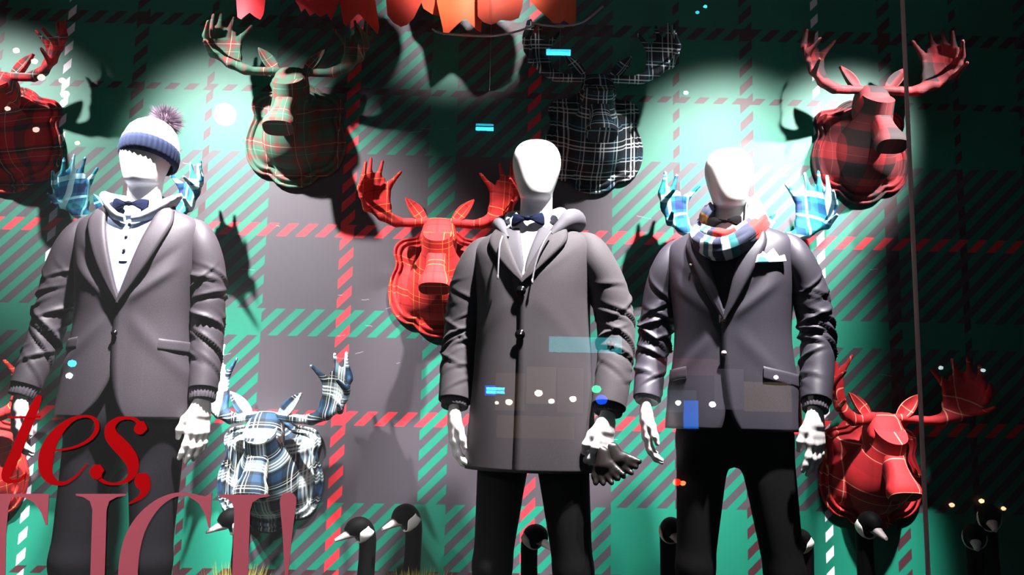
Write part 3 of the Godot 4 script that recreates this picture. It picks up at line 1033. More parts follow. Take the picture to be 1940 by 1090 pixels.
func scaled(P: Array, k: float) -> Array:
	var o := []
	for r in P:
		o.append([r[0], r[1] * k, r[2] * k, r[3] * k])
	return o

# inner garment seen in the V of the jacket
func inner_front(P: Array, y0: float, y1: float, half: float, m: Material, parent: Node, called: String, off := -0.014) -> void:
	var st := new_st()
	var ea := []
	var eb := []
	for i in 25:
		var y := lerpf(y0, y1, i / 24.0)
		var h := minf(half, prof(P, y)[0] * 0.96)
		ea.append(Vector2(-h, y))
		eb.append(Vector2(h, y))
	layer(st, P, ea, eb, off, 0.006, 20)
	part(called, st, m, parent)

func lapels(P: Array, o: Dictionary, outer: Array, m: Material, parent: Node, off := 0.003) -> void:
	for s in [-1.0, 1.0]:
		var st := new_st()
		var ea := []
		var eb := []
		var oc := smooth(outer, 5)
		for i in oc.size():
			var t := float(i) / (oc.size() - 1)
			var y: float = lerpf(o.yv - 0.01, o.top, t)
			var w: float = o.wtop * pow(maxf((y - o.yv) / (o.top - o.yv), 0.0), 0.9)
			ea.append(Vector2(s * w - (0.006 if s > 0 else -0.004), y))
			eb.append(Vector2(s * oc[i].x, oc[i].y))
		layer(st, P, ea, eb, off + 0.003, 0.0095)
		part("lapel", st, m, parent)

func bow_tie(at: Vector3, w: float, h: float, m: Material, parent: Node, tilt := 0.0) -> void:
	var root := Node3D.new()
	root.name = numbered("bow_tie", parent)
	parent.add_child(root, true)
	root.position = at
	root.rotation = Vector3(-0.15, 0, tilt)
	for s in [-1.0, 1.0]:
		var st := new_st()
		var rings := []
		for i in 11:
			var t := i / 10.0
			var hh := lerpf(0.25, 1.0, smoothstep(0.0, 0.85, t)) * h * 0.5 * (1.0 - 0.06 * maxf(0.0, t - 0.85) / 0.15)
			var ring := PackedVector3Array()
			for j in 20:
				var q := sup(TAU * j / 20, 2.6)
				var z := q.x * (0.006 + 0.004 * sin(t * PI)) + 0.003 * cos(q.y * 7.0) * (1.0 - t)
				ring.append(Vector3(s * (0.006 + t * w * 0.5), q.y * hh, z - t * t * 0.012))
			rings.append(ring)
		loft(st, rings)
		part("wing", st, m, root)
	var st2 := new_st()
	ball(st2, Vector3(0, 0, 0.004), Vector3(0.011, h * 0.2, 0.011), 16, 10)
	part("knot", st2, m, root)

func trousers(parent: Node, m: Material, legs: Array, yaw_inv: float) -> void:
	var b := [[Vector3(-0.07, 0.92, -0.01), Vector3(0.07, 0.92, -0.01), 0.115, 0.115], [Vector3(-0.06, 1.02, 0), Vector3(0.06, 1.02, 0), 0.1, 0.1]]
	for l in legs:
		b.append([l[0], l[1], 0.088, 0.06])
		b.append([l[1], l[2], 0.059, 0.056])
		b.append([l[2], Vector3(l[2].x, 0.07, l[2].z + 0.01), 0.056, 0.06])
		# front crease
		b.append([l[0] + Vector3(0, -0.12, 0.062), l[1] + Vector3(0, 0, 0.044), 0.018, 0.015])
		b.append([l[1] + Vector3(0, 0, 0.044), l[2] + Vector3(0, 0, 0.04), 0.015, 0.014])
	var st := new_st()
	blob(st, b, 0.0125, 95.0)
	part("trousers", st, m, parent)
	for l in legs:
		var s := new_st()
		var p: Vector3 = Vector3(l[2].x, 0, l[2].z)
		var rings := []
		for r in [[-0.07, 0.03, 0.06], [-0.05, 0.042, 0.085], [0.0, 0.044, 0.09], [0.06, 0.045, 0.075], [0.12, 0.048, 0.055], [0.17, 0.042, 0.045], [0.2, 0.02, 0.03]]:
			var ring := PackedVector3Array()
			for j in 20:
				var q := sup(TAU * j / 20, 2.6)
				ring.append(p + Vector3(q.x * r[1], maxf((q.y + 0.9) * 0.5 * r[2], 0.001), r[0]))
			rings.append(ring)
		loft(s, rings)
		part("shoe", s, M.leather, parent)

func place_hand(parent: Node, mesh: Mesh, wrist: Vector3, dir: Vector3, yaw: float, called := "hand") -> MeshInstance3D:
	var h := put(called, mesh, M.body, parent)
	var y := -dir.normalized()
	var x := Vector3(cos(yaw), 0, -sin(yaw))
	x = (x - y * x.dot(y)).normalized()
	h.transform = Transform3D(Basis(x, y, x.cross(y)), wrist)
	return h

func neck_ring(st: SurfaceTool, pts: Array, r: Array, sides := 18) -> void:
	tube(st, smooth(pts, 6), smooth(r, 6), sides)

func mannequins() -> void:
	var head := head_mesh()
	var hands := {-1: hand_mesh(-1.0, 0.85, 1.0), 1: hand_mesh(1.0, 0.45, 1.0)}
	var grip := hand_mesh(1.0, 1.75, 0.3)
	man_beanie(head, hands)
	man_coat(head, hands, grip)
	man_scarf(head, hands)

# ---------------------------------------------------------------- left: grey blazer, beanie
func man_beanie(head: Mesh, hands: Dictionary) -> void:
	var t := thing("mannequin", "white mannequin in bobble beanie, grey blazer and pale henley shirt", "mannequin", Vector3(-1.185, 0, 0.75), 0.0, "dressed mannequins")
	var P := dense([[0.90, 0.216, 0.135, 0.125], [0.96, 0.215, 0.135, 0.125], [1.05, 0.207, 0.13, 0.12], [1.15, 0.194, 0.124, 0.112], [1.24, 0.186, 0.122, 0.11], [1.33, 0.19, 0.128, 0.114], [1.42, 0.2, 0.13, 0.118], [1.49, 0.206, 0.122, 0.115], [1.54, 0.207, 0.106, 0.105], [1.57, 0.195, 0.092, 0.095], [1.592, 0.165, 0.08, 0.086], [1.612, 0.12, 0.072, 0.08], [1.63, 0.085, 0.066, 0.072]])
	var b := put("body", head, M.body, t)
	b.position = Vector3(0.0, 1.69, 0.01)
	b.rotation = Vector3(-0.05, 0.0, 0.02)
	var o := {"yv": 1.295, "top": 1.625, "wtop": 0.098, "yc": 1.2, "cl": 0.11, "cr": 0.06, "hem": 0.925, "pull": 1.0, "seed": 0.4}
	var jk := Node3D.new()
	jk.name = "blazer"
	t.add_child(jk)
	var st := new_st()
	jacket_shell(st, P, o)
	part("shell", st, M.suit_grey, jk)
	lapels(P, o, [Vector2(0.004, 1.287), Vector2(0.04, 1.34), Vector2(0.085, 1.42), Vector2(0.125, 1.515), Vector2(0.135, 1.56), Vector2(0.125, 1.6)], M.suit_grey, jk)
	for s in [-1.0, 1.0]:
		var pts: Array
		if s < 0:
			pts = [Vector3(-0.14, 1.57, -0.01), Vector3(-0.185, 1.546, -0.005), Vector3(-0.217, 1.492, 0), Vector3(-0.25, 1.4, -0.01), Vector3(-0.275, 1.27, -0.015), Vector3(-0.296, 1.14, 0.0), Vector3(-0.316, 1.02, 0.03)]
		else:
			pts = [Vector3(0.14, 1.57, -0.01), Vector3(0.182, 1.546, -0.005), Vector3(0.207, 1.492, 0), Vector3(0.226, 1.4, -0.01), Vector3(0.234, 1.27, -0.015), Vector3(0.243, 1.14, 0.0), Vector3(0.25, 1.02, 0.03)]
		st = new_st()
		var e := sleeve(st, pts, [0.024, 0.041, 0.053, 0.058, 0.054, 0.05, 0.046], s, 5 + int(s), 0.0125)
		part("sleeve", st, M.suit_grey, jk)
		knit_cuff(e[0], e[1], 0.042, 0.035, M.knit_cuff, t)
		place_hand(t, hands[int(s)], e[0] + e[1] * 0.05, Vector3(0.03 * -s, -1, 0.1), -0.75 * s)
	for q in [[0.125, 0.197, 1.178, 1.172, 0.036], [-0.195, -0.13, 1.172, 1.178, 0.036]]:
		st = new_st()
		var ea := []
		var eb := []
		for i in 9:
			var k := i / 8.0
			var x := lerpf(q[0], q[1], k)
			var y := lerpf(q[2], q[3], k)
			ea.append(Vector2(x, y))
			eb.append(Vector2(x, y - q[4]))
		layer(st, P, ea, eb, 0.001, 0.005)
		part("pocket_flap", st, M.suit_grey, jk)
	button(P, -0.004, 1.292, 0.0095, M.button_dark, jk)
	button(P, -0.004, 1.19, 0.0095, M.button_dark, jk)
	inner_front(P, 1.2, 1.6, 0.12, M.shirt_blue, t, "henley_shirt")
	st = new_st()
	layer(st, P, [Vector2(-0.012, 1.42), Vector2(-0.012, 1.5), Vector2(-0.012, 1.57)], [Vector2(0.014, 1.42), Vector2(0.014, 1.5), Vector2(0.014, 1.57)], -0.009, 0.004)
	part("shirt_placket", st, M.shirt_blue, t)
	for y in [1.455, 1.5, 1.545]:
		var c := front(P, 0.001, y, -0.004)
		st = new_st()
		ball(st, c, Vector3(0.005, 0.005, 0.003), 12, 8)
		part("shirt_button", st, M.knit_navy, t)
	# open zip collar standing away from the neck
	for s in [-1.0, 1.0]:
		st = new_st()
		var rings := []
		for i in 13:
			var k := i / 12.0
			var a := lerpf(0.12, PI, k)
			var lo := Vector3(s * 0.085 * sin(a), 1.605 - 0.055 * maxf(cos(a), 0.0), 0.02 + 0.085 * cos(a))
			var hgt := lerpf(0.022, 0.074, smoothstep(0.0, 0.35, k))
			var up := Vector3(s * 0.62 * sin(a), 1.0, 0.42 * cos(a)).normalized() * hgt
			var wd := Vector3(s * sin(a), 0, cos(a)) * 0.006
			rings.append(PackedVector3Array([lo - wd, lo + up * 0.5 - wd * 1.2, lo + up - wd, lo + up * 1.08, lo + up + wd, lo + up * 0.5 + wd * 1.4, lo + wd * 1.3]))
		loft(st, rings)
		part("zip_collar", st, M.hood_pale, t)
	st = new_st()
	neck_ring(st, [Vector3(-0.03, 1.59, 0.085), Vector3(-0.075, 1.61, 0.055), Vector3(-0.085, 1.625, -0.01), Vector3(0, 1.632, -0.08), Vector3(0.085, 1.625, -0.01), Vector3(0.075, 1.61, 0.055), Vector3(0.03, 1.59, 0.085)], [0.008, 0.015, 0.018, 0.018, 0.018, 0.015, 0.008])
	part("inner_collar", st, M.bow_navy, t)
	bow_tie(Vector3(-0.005, 1.612, 0.1), 0.1, 0.042, M.bow_navy, t)
	trousers(t, M.trouser_grey, [[Vector3(-0.1, 0.87, 0), Vector3(-0.13, 0.48, 0.02), Vector3(-0.14, 0.1, -0.02)], [Vector3(0.1, 0.87, 0), Vector3(0.12, 0.48, 0.02), Vector3(0.13, 0.1, -0.02)]], 0.0)
	# beanie: navy ribbed turn-up, white crown, fur bobble
	var hat := Node3D.new()
	hat.name = "beanie"
	t.add_child(hat)
	hat.position = Vector3(0, 1.69, 0.01)
	hat.rotation = Vector3(-0.06, 0, -0.06)
	st = new_st()
	var rings := []
	for r in [[0.085, 0.078], [0.088, 0.088], [0.1, 0.092], [0.125, 0.093], [0.142, 0.09], [0.144, 0.084], [0.13, 0.08]]:
		var ring := PackedVector3Array()
		for j in 144:
			var a := TAU * j / 144
			var rr: float = r[1] + 0.0014 * sin(a * 36.0)
			ring.append(Vector3(cos(a) * rr, r[0] + 0.012 * sin(a), sin(a) * rr * 1.24))
		rings.append(ring)
	loft(st, rings, true, 0)
	part("turn_up", st, M.knit_navy, hat)
	st = new_st()
	rings = []
	for r in [[0.125, 0.084], [0.15, 0.087], [0.175, 0.083], [0.2, 0.073], [0.218, 0.058], [0.232, 0.038], [0.238, 0.015]]:
		var ring := PackedVector3Array()
		for j in 96:
			var a := TAU * j / 96
			var rr: float = r[1] + 0.001 * sin(a * 24.0)
			ring.append(Vector3(cos(a) * rr, r[0], sin(a) * rr * 1.2))
		rings.append(ring)
	loft(st, rings)
	part("crown", st, M.knit_white, hat)
	st = new_st()
	var pc := Vector3(0.02, 0.25, -0.035)
	ball(st, pc, Vector3(0.035, 0.033, 0.035), 20, 12)
	for i in 2600:
		var d := Vector3(rng.randfn(), rng.randfn(), rng.randfn()).normalized()
		var x := d.cross(Vector3(rng.randfn(), rng.randfn(), rng.randfn())).normalized()
		var l := rng.randf_range(0.052, 0.07)
		var bend := Vector3(rng.randfn(), rng.randfn(), rng.randfn()) * 0.005
		tri(st, pc + d * 0.03 - x * 0.0011, pc + d * 0.03 + x * 0.0011, pc + d * l + bend)
	part("pom_pom", st, M.pompom, hat)

# ---------------------------------------------------------------- middle: long coat with hood
func man_coat(head: Mesh, hands: Dictionary, grip: Mesh) -> void:
	var t := thing("mannequin", "white bare headed mannequin in long charcoal wool coat, hood and bow tie", "mannequin", Vector3(0.13, 0, 0.75), -17.0, "dressed mannequins")
	var P := dense([[0.74, 0.214, 0.16, 0.14], [0.8, 0.213, 0.158, 0.138], [0.95, 0.206, 0.15, 0.13], [1.1, 0.196, 0.142, 0.122], [1.22, 0.19, 0.138, 0.118], [1.33, 0.19, 0.138, 0.118], [1.41, 0.198, 0.134, 0.12], [1.47, 0.205, 0.122, 0.115], [1.51, 0.204, 0.108, 0.108], [1.54, 0.188, 0.094, 0.1], [1.562, 0.155, 0.084, 0.092], [1.584, 0.115, 0.076, 0.086], [1.61, 0.085, 0.068, 0.076]])
	var b := put("body", head, M.body, t)
	b.position = Vector3(0.005, 1.675, 0.01)
	b.rotation = Vector3(-0.03, 0.12, 0.0)
	var o := {"yv": 1.39, "top": 1.6, "wtop": 0.1, "yc": 0.9, "cl": 0.0, "cr": 0.0, "hem": 0.785, "pull": 0.35, "seed": 1.7}
	var jk := Node3D.new()
	jk.name = "wool_coat"
	t.add_child(jk)
	var st := new_st()
	jacket_shell(st, P, o)
	part("shell", st, M.coat_grey, jk)
	lapels(P, o, [Vector2(0.004, 1.38), Vector2(0.045, 1.415), Vector2(0.1, 1.475), Vector2(0.128, 1.515), Vector2(0.13, 1.545), Vector2(0.12, 1.575)], M.coat_grey, jk)
	for s in [-1.0, 1.0]:
		var pts: Array
		if s < 0:
			pts = [Vector3(-0.13, 1.537, -0.01), Vector3(-0.183, 1.514, -0.005), Vector3(-0.212, 1.452, 0), Vector3(-0.236, 1.36, -0.01), Vector3(-0.252, 1.24, -0.015), Vector3(-0.256, 1.12, 0.01), Vector3(-0.25, 1.0, 0.05)]
		else:
			pts = [Vector3(0.13, 1.54, -0.01), Vector3(0.183, 1.517, -0.005), Vector3(0.216, 1.456, 0), Vector3(0.25, 1.36, -0.02), Vector3(0.272, 1.24, -0.03), Vector3(0.272, 1.12, 0.0), Vector3(0.262, 0.99, 0.05)]
		st = new_st()
		var e := sleeve(st, pts, [0.026, 0.045, 0.058, 0.064, 0.062, 0.058, 0.054], s, 21 + int(s), 0.009)
		part("sleeve", st, M.coat_grey, jk)
		knit_cuff(e[0], e[1], 0.045, 0.022, M.knit_cuff, t)
		if s < 0:
			place_hand(t, hands[-1], e[0] + e[1] * 0.045, Vector3(0.02, -1, 0.04), 0.55)
		else:
			place_hand(t, grip, e[0] + e[1] * 0.045, Vector3(-0.12, -1, 0.12), -0.7)
			gloves(t.transform * (e[0] + e[1] * 0.045))
	button(P, -0.005, 1.352, 0.0165, M.button_dark, jk)
	button(P, -0.005, 1.212, 0.0165, M.button_dark, jk)
	inner_front(P, 1.3, 1.6, 0.1, M.shirt_white, t, "shirt")
	for s in [-1.0, 1.0]:   # hoodie fronts between shirt and coat
		st = new_st()
		var ea := []
		var eb := []
		for i in 13:
			var k := i / 12.0
			ea.append(Vector2(s * lerpf(0.003, 0.036, pow(k, 1.2)), lerpf(1.44, 1.58, k)))
			eb.append(Vector2(s * lerpf(0.02, 0.11, k), lerpf(1.33, 1.57, k)))
		layer(st, P, ea, eb, -0.008, 0.007)
		part("hoodie_front", st, M.hood_grey, t)
	for s in [-1.0, 1.0]:   # shirt collar points
		st = new_st()
		extrude(st, PackedVector2Array([Vector2(s * 0.008, 1.575), Vector2(s * 0.05, 1.535), Vector2(s * 0.068, 1.6), Vector2(s * 0.045, 1.625)]), 0.07, 0.076)
		part("shirt_collar", st, M.shirt_white, t)
	# hood lying round the neck
	st = new_st()
	neck_ring(st, [Vector3(-0.07, 1.535, 0.095), Vector3(-0.095, 1.57, 0.07), Vector3(-0.112, 1.59, 0.03), Vector3(-0.12, 1.605, -0.03), Vector3(-0.06, 1.61, -0.11), Vector3(0.04, 1.612, -0.115), Vector3(0.12, 1.61, -0.05), Vector3(0.125, 1.6, 0.03), Vector3(0.105, 1.57, 0.07), Vector3(0.08, 1.54, 0.095)], [0.008, 0.016, 0.024, 0.034, 0.042, 0.044, 0.044, 0.036, 0.02, 0.01])
	part("hood", st, M.hood_grey, t)
	st = new_st()
	neck_ring(st, [Vector3(-0.075, 1.6, 0.05), Vector3(-0.085, 1.625, 0.0), Vector3(-0.05, 1.64, -0.075), Vector3(0.04, 1.64, -0.08), Vector3(0.09, 1.63, 0.0), Vector3(0.08, 1.6, 0.06)], [0.012, 0.02, 0.025, 0.025, 0.022, 0.014])
	part("hood_lining", st, M.hood_pale, t)
	for q in [[Vector3(-0.075, 1.535, 0.128), Vector3(-0.08, 1.5, 0.143), Vector3(-0.082, 1.44, 0.146), Vector3(-0.084, 1.4, 0.143)], [Vector3(0.085, 1.545, 0.125), Vector3(0.065, 1.5, 0.147), Vector3(0.045, 1.44, 0.154), Vector3(0.034, 1.38, 0.156)]]:
		st = new_st()
		rods(st, q, 0.003)
		ball(st, q[3], Vector3(0.004, 0.01, 0.004), 10, 8)
		part("drawstring", st, M.cord, t)
	bow_tie(Vector3(-0.004, 1.6, 0.082), 0.1, 0.044, M.bow_navy, t)
	trousers(t, M.trouser, [[Vector3(-0.09, 0.86, 0), Vector3(-0.115, 0.48, 0.03), Vector3(-0.13, 0.1, 0.0)], [Vector3(0.1, 0.86, 0), Vector3(0.15, 0.48, 0.03), Vector3(0.17, 0.1, 0.0)]], 0.0)

# two gloves hanging from the closed hand, fingers to the right and down
func gloves(wrist: Vector3) -> void:
	for g in 2:
		var b := []
		var o: Vector3 = wrist + [Vector3(0.012, -0.088, 0.0), Vector3(-0.02, -0.1, 0.018)][g]
		var along: Vector3 = [Vector3(0.42, -0.9, 0.1), Vector3(0.05, -1.0, 0.12)][g].normalized()
		var side: Vector3 = [Vector3(0.75, 0.5, 0.15), Vector3(0.85, 0.25, 0.3)][g].normalized()
		b.append([o - along * 0.01, o + along * 0.035, 0.015, 0.02])
		b.append([o + side * 0.014, o + along * 0.04 + side * 0.016, 0.014, 0.019])
		for f in 5:
			var k := f - 2.0
			var dir := (along + side * (0.22 + 0.24 * k)).normalized()
			var p: Vector3 = o + along * 0.038 + side * (0.008 + k * 0.0125)
			var m: Vector3 = p + dir * (0.03 - 0.002 * absf(k))
			var e: Vector3 = m + (dir + side * 0.25 + Vector3(0, 0.05, 0.35)).normalized() * (0.03 - 0.003 * absf(k))
			b.append([p, m, 0.0098, 0.0094])
			b.append([m, e, 0.0094, 0.0078])
		var st := new_st()
		blob(st, b, 0.004, 260.0)
		var q := part("leather_glove", st, M.leather)
		tag(q, ["dark leather glove with fingers pointing out to the right of the coat", "dark leather glove hanging straight down beside the coat hem"][g], "glove", "pair of leather gloves")

# ---------------------------------------------------------------- right: navy suit and scarf
func man_scarf(head: Mesh, hands: Dictionary) -> void:
	var t := thing("mannequin", "white bare headed mannequin in dark suit with patterned scarf and white pocket square", "mannequin", Vector3(0.795, 0, 0.75), -25.0, "dressed mannequins")
	var P := dense([[0.88, 0.222, 0.14, 0.13], [0.94, 0.22, 0.14, 0.13], [1.05, 0.21, 0.134, 0.122], [1.15, 0.197, 0.128, 0.114], [1.24, 0.19, 0.126, 0.112], [1.33, 0.196, 0.13, 0.116], [1.41, 0.206, 0.132, 0.12], [1.48, 0.213, 0.122, 0.116], [1.525, 0.213, 0.106, 0.108], [1.555, 0.198, 0.092, 0.098], [1.577, 0.165, 0.08, 0.088], [1.597, 0.12, 0.072, 0.08], [1.615, 0.085, 0.066, 0.072]])
	var b := put("body", head, M.body, t)
	b.position = Vector3(0.0, 1.665, 0.01)
	b.rotation = Vector3(-0.04, 0.2, 0.0)
	var o := {"yv": 1.285, "top": 1.61, "wtop": 0.082, "yc": 1.2, "cl": 0.03, "cr": 0.055, "hem": 0.925, "pull": 0.8, "seed": 2.9}
	var jk := Node3D.new()
	jk.name = "suit_jacket"
	t.add_child(jk)
	var st := new_st()
	jacket_shell(st, P, o)
	part("shell", st, M.suit_navy, jk)
	lapels(P, o, [Vector2(0.004, 1.277), Vector2(0.035, 1.325), Vector2(0.075, 1.4), Vector2(0.112, 1.48), Vector2(0.13, 1.53), Vector2(0.12, 1.58)], M.suit_navy, jk)
	for s in [-1.0, 1.0]:
		var pts: Array
		if s < 0:
			pts = [Vector3(-0.14, 1.553, -0.01), Vector3(-0.188, 1.53, -0.005), Vector3(-0.217, 1.472, 0), Vector3(-0.246, 1.38, -0.02), Vector3(-0.268, 1.25, -0.03), Vector3(-0.28, 1.13, -0.01), Vector3(-0.282, 1.02, 0.03)]
		else:
			pts = [Vector3(0.14, 1.553, -0.01), Vector3(0.188, 1.53, -0.005), Vector3(0.217, 1.472, 0), Vector3(0.245, 1.38, -0.02), Vector3(0.265, 1.25, -0.03), Vector3(0.266, 1.13, 0.0), Vector3(0.262, 1.02, 0.05)]
		st = new_st()
		var e := sleeve(st, pts, [0.024, 0.041, 0.053, 0.058, 0.056, 0.052, 0.047], s, 35 + int(s), 0.0135)
		part("sleeve", st, M.suit_navy, jk)
		knit_cuff(e[0], e[1], 0.04, 0.03 if s > 0 else 0.012, M.knit_cuff if s > 0 else M.shirt_white, t)
		place_hand(t, hands[int(s)], e[0] + e[1] * 0.045, Vector3(0.02, -1, 0.05), 0.45 if s < 0 else -0.55)
	for q in [[0.115, 0.215, 1.128, 1.105, 0.042], [-0.2, -0.13, 1.118, 1.128, 0.04]]:
		st = new_st()
		var ea := []
		var eb := []
		for i in 9:
			var k := i / 8.0
			ea.append(Vector2(lerpf(q[0], q[1], k), lerpf(q[2], q[3], k)))
			eb.append(Vector2(lerpf(q[0], q[1], k), lerpf(q[2], q[3], k) - q[4]))
		layer(st, P, ea, eb, 0.001, 0.005)
		part("pocket_flap", st, M.suit_navy, jk)
	button(P, -0.004, 1.278, 0.0105, M.button_pale, jk)
	button(P, -0.004, 1.168, 0.009, M.button_pale, jk)
	inner_front(P, 1.2, 1.58, 0.1, M.tee_plum, t, "knit_top")
	var pin := front(P, -0.11, 1.46, 0.012)
	st = new_st()
	ball(st, pin, Vector3(0.0045, 0.0045, 0.003), 10, 8)
	part("lapel_pin", st, M.button_pale, jk)
	# folded pocket square standing out of the breast pocket
	st = new_st()
	var pb := front(P, 0.142, 1.455, 0.006)
	for q in [[[Vector2(-0.05, 0.0), Vector2(0.05, 0.008), Vector2(0.046, 0.03), Vector2(0.028, 0.024), Vector2(0.012, 0.052), Vector2(-0.012, 0.03), Vector2(-0.032, 0.048), Vector2(-0.044, 0.02)], 0.0]]:
		extrude(st, PackedVector2Array(q[0]), 0.0, 0.006)
	var sq := part("pocket_square", st, M.pocket, t)
	sq.position = pb
	sq.rotation = Vector3(-0.25, 0.45, 0)
	st = new_st()
	extrude(st, PackedVector2Array([Vector2(-0.046, 0.001), Vector2(-0.008, 0.003), Vector2(-0.02, 0.018), Vector2(-0.038, 0.02)]), 0.006, 0.008)
	part("teal_corner", st, M.teal, sq)
	bow_tie(Vector3(-0.004, 1.608, 0.085), 0.092, 0.038, M.bow_black, t)
	# scarf: rolled coils round the neck, print of blocks and stripes
	var sc := Node3D.new()
	sc.name = "scarf"
	t.add_child(sc)
	sc.scale = Vector3(0.8, 1, 0.96)
	sc.position.y = 0.016
	var coils := [
		[[Vector3(-0.1, 1.61, -0.02), Vector3(-0.125, 1.57, 0.04), Vector3(-0.1, 1.52, 0.11), Vector3(-0.03, 1.49, 0.15), Vector3(0.04, 1.5, 0.15), Vector3(0.1, 1.54, 0.105), Vector3(0.13, 1.585, 0.03), Vector3(0.11, 1.61, -0.05), Vector3(0.02, 1.615, -0.1), Vector3(-0.07, 1.612, -0.075)], [0.03, 0.034, 0.037, 0.04, 0.042, 0.04, 0.038, 0.036, 0.036, 0.032], 0],
		[[Vector3(-0.11, 1.585, 0.03), Vector3(-0.085, 1.55, 0.1), Vector3(-0.03, 1.53, 0.138), Vector3(0.02, 1.52, 0.15), Vector3(0.06, 1.535, 0.14), Vector3(0.11, 1.58, 0.08)], [0.022, 0.028, 0.03, 0.03, 0.03, 0.024], 1],
		[[Vector3(-0.1, 1.6, 0.03), Vector3(-0.09, 1.62, 0.06), Vector3(-0.075, 1.645, 0.045), Vector3(-0.09, 1.65, 0.0)], [0.022, 0.026, 0.024, 0.016], 2],
		[[Vector3(0.1, 1.57, 0.08), Vector3(0.11, 1.62, 0.05), Vector3(0.095, 1.655, 0.0), Vector3(0.07, 1.65, -0.05)], [0.03, 0.04, 0.036, 0.022], 3],
	]
	for q in coils:
		st = new_st()
		var p := smooth(q[0], 8)
		var rr := smooth(q[1], 8)
		loft(st, tube_rings(p, rr, 28, 0.9, Vector3.UP, func(s, a): return 0.003 * sin(a * 6.0 + s * 22.0) + 0.0015 * sin(a * 11.0 - s * 40.0)), true, 3)
		part("coil", st, scarf_print(q[2]), sc)
	trousers(t, M.trouser, [[Vector3(-0.1, 0.88, 0), Vector3(-0.125, 0.48, 0.02), Vector3(-0.13, 0.1, 0.0)], [Vector3(0.1, 0.88, 0), Vector3(0.155, 0.48, 0.02), Vector3(0.19, 0.1, 0.0)]], 0.0)

func scarf_print(k: int) -> StandardMaterial3D:
	var navy := Color(0.10, 0.13, 0.24)
	var teal := Color(0.12, 0.42, 0.44)
	var pale := Color(0.86, 0.9, 0.9)
	var red := Color(0.80, 0.10, 0.07)
	var lilac := Color(0.55, 0.56, 0.66)
	var runs: Array = [
		[[0.12, navy], [0.2, pale], [0.26, navy], [0.285, pale], [0.31, teal], [0.33, pale], [0.37, navy], [0.40, pale], [0.43, teal], [0.52, navy], [0.66, red], [0.75, lilac], [1.0, pale]],
		[[0.2, navy], [0.27, pale], [0.36, teal], [0.42, pale], [0.5, navy], [0.8, red], [1.0, lilac]],
		[[0.35, Color(0.5, 0.3, 0.1)], [0.6, navy], [1.0, Color(0.2, 0.13, 0.1)]],
		[[1.0, pale]]][k]
	var total: float = [0.78, 0.3, 0.13, 0.16][k]
	var im := Image.create(256, 8, false, Image.FORMAT_RGB8)
	for x in 256:
		var c: Color = runs[-1][1]
		for r in runs:
			if x / 256.0 < r[0]:
				c = r[1]
				break
		for y in 8:
			im.set_pixel(x, y, c)
	# v runs along the coil: turn the picture
	var im2 := Image.create(8, 256, false, Image.FORMAT_RGB8)
	for x in 256:
		for y in 8:
			im2.set_pixel(y, x, im.get_pixel(x, y))
	return mat(Color.WHITE, 0.8, {"albedo_texture": ImageTexture.create_from_image(im2), "uv1_scale": Vector3(1, 1.0 / total, 1), "rim_enabled": true, "rim": 0.2})

# =====================================================================  geese
func geese() -> void:
	# head x, y, z, way the bill points (degrees, 0 = to the viewer, negative = to the left), label
	var list := [
		[-0.445, 0.548, 0.5, -62.0, "goose in front of the red stripe left of the long coat, bill left"],
		[-0.285, 0.592, 0.5, -58.0, "goose nearest the long coat on its left, bill left, against green print"],
		[0.155, 0.535, 0.5, 38.0, "goose seen between the legs of the coated mannequin, bill turned right"],
		[0.637, 0.565, 0.5, 8.0, "goose facing the glass left of the suit trousers in front of green print"],
		[1.1, 0.535, 0.5, -55.0, "goose bill to the left at the right trouser leg of the dark suit"],
		[1.34, 0.595, 0.5, 12.0, "goose facing the glass below the deep red moose head"],
		[1.72, 0.56, 0.5, -25.0, "goose in the dim corner right of the glass joint, the nearer of two"],
		[1.835, 0.615, 0.4, -20.0, "barely lit goose at the far right edge"],
		[-0.885, 0.57, 0.5, -60.0, "goose half hidden behind the pink letters under the white tartan moose"],
	]
	var proto: Node3D = null
	for g in list:
		var t: Node3D
		if proto == null:
			t = goose()
			proto = t
		else:
			t = proto.duplicate()
			t.name = numbered("goose", self)
			add_child(t)
		t.position = Vector3(g[0], 0.0, g[2])
		t.scale = Vector3(1, g[1] / 0.56, 1)
		t.rotation.y = deg_to_rad(g[3])
		tag(t, g[4], "goose", "geese on the display floor")
	# dry grass tufts whose tips reach the bottom of the view
	for q in [[-0.225, 0.455, 0.66, "yellow green grass tuft beside the goose on the solid green print"], [-0.83, 0.455, 0.66, "yellow green grass tuft behind the foot of the pink letters"], [1.215, 0.445, 0.7, "yellow green grass tuft near the white stripe under the deep red moose"]]:
		var t := thing("grass_tuft", q[3], "grass", Vector3(q[0], 0, q[2]), 0.0, "grass tufts on the display floor")
		var st := new_st()
		for i in 900:
			var a := rng.randf() * TAU
			var r := sqrt(rng.randf()) * 0.05
			var o := Vector3(cos(a) * r * 1.4, 0, sin(a) * r)
			var h: float = q[1] * rng.randf_range(0.7, 1.0)
			var lean := Vector3(cos(a), 0, sin(a)) * rng.randf_range(0.0, 0.05)
			var x := Vector3(cos(a + 1.3), 0, sin(a + 1.3)) * 0.003
			var mid := o + lean * 0.4 + Vector3(0, h * 0.7, 0)
			tri(st, o - x, o + x, mid + x)
			tri(st, o - x, mid + x, mid - x)
			tri(st, mid - x, mid + x, o + lean * 1.6 + Vector3(0, h, 0))
		var p := part("blades", st, M.straw, t)
		p.set_meta("kind", "stuff")

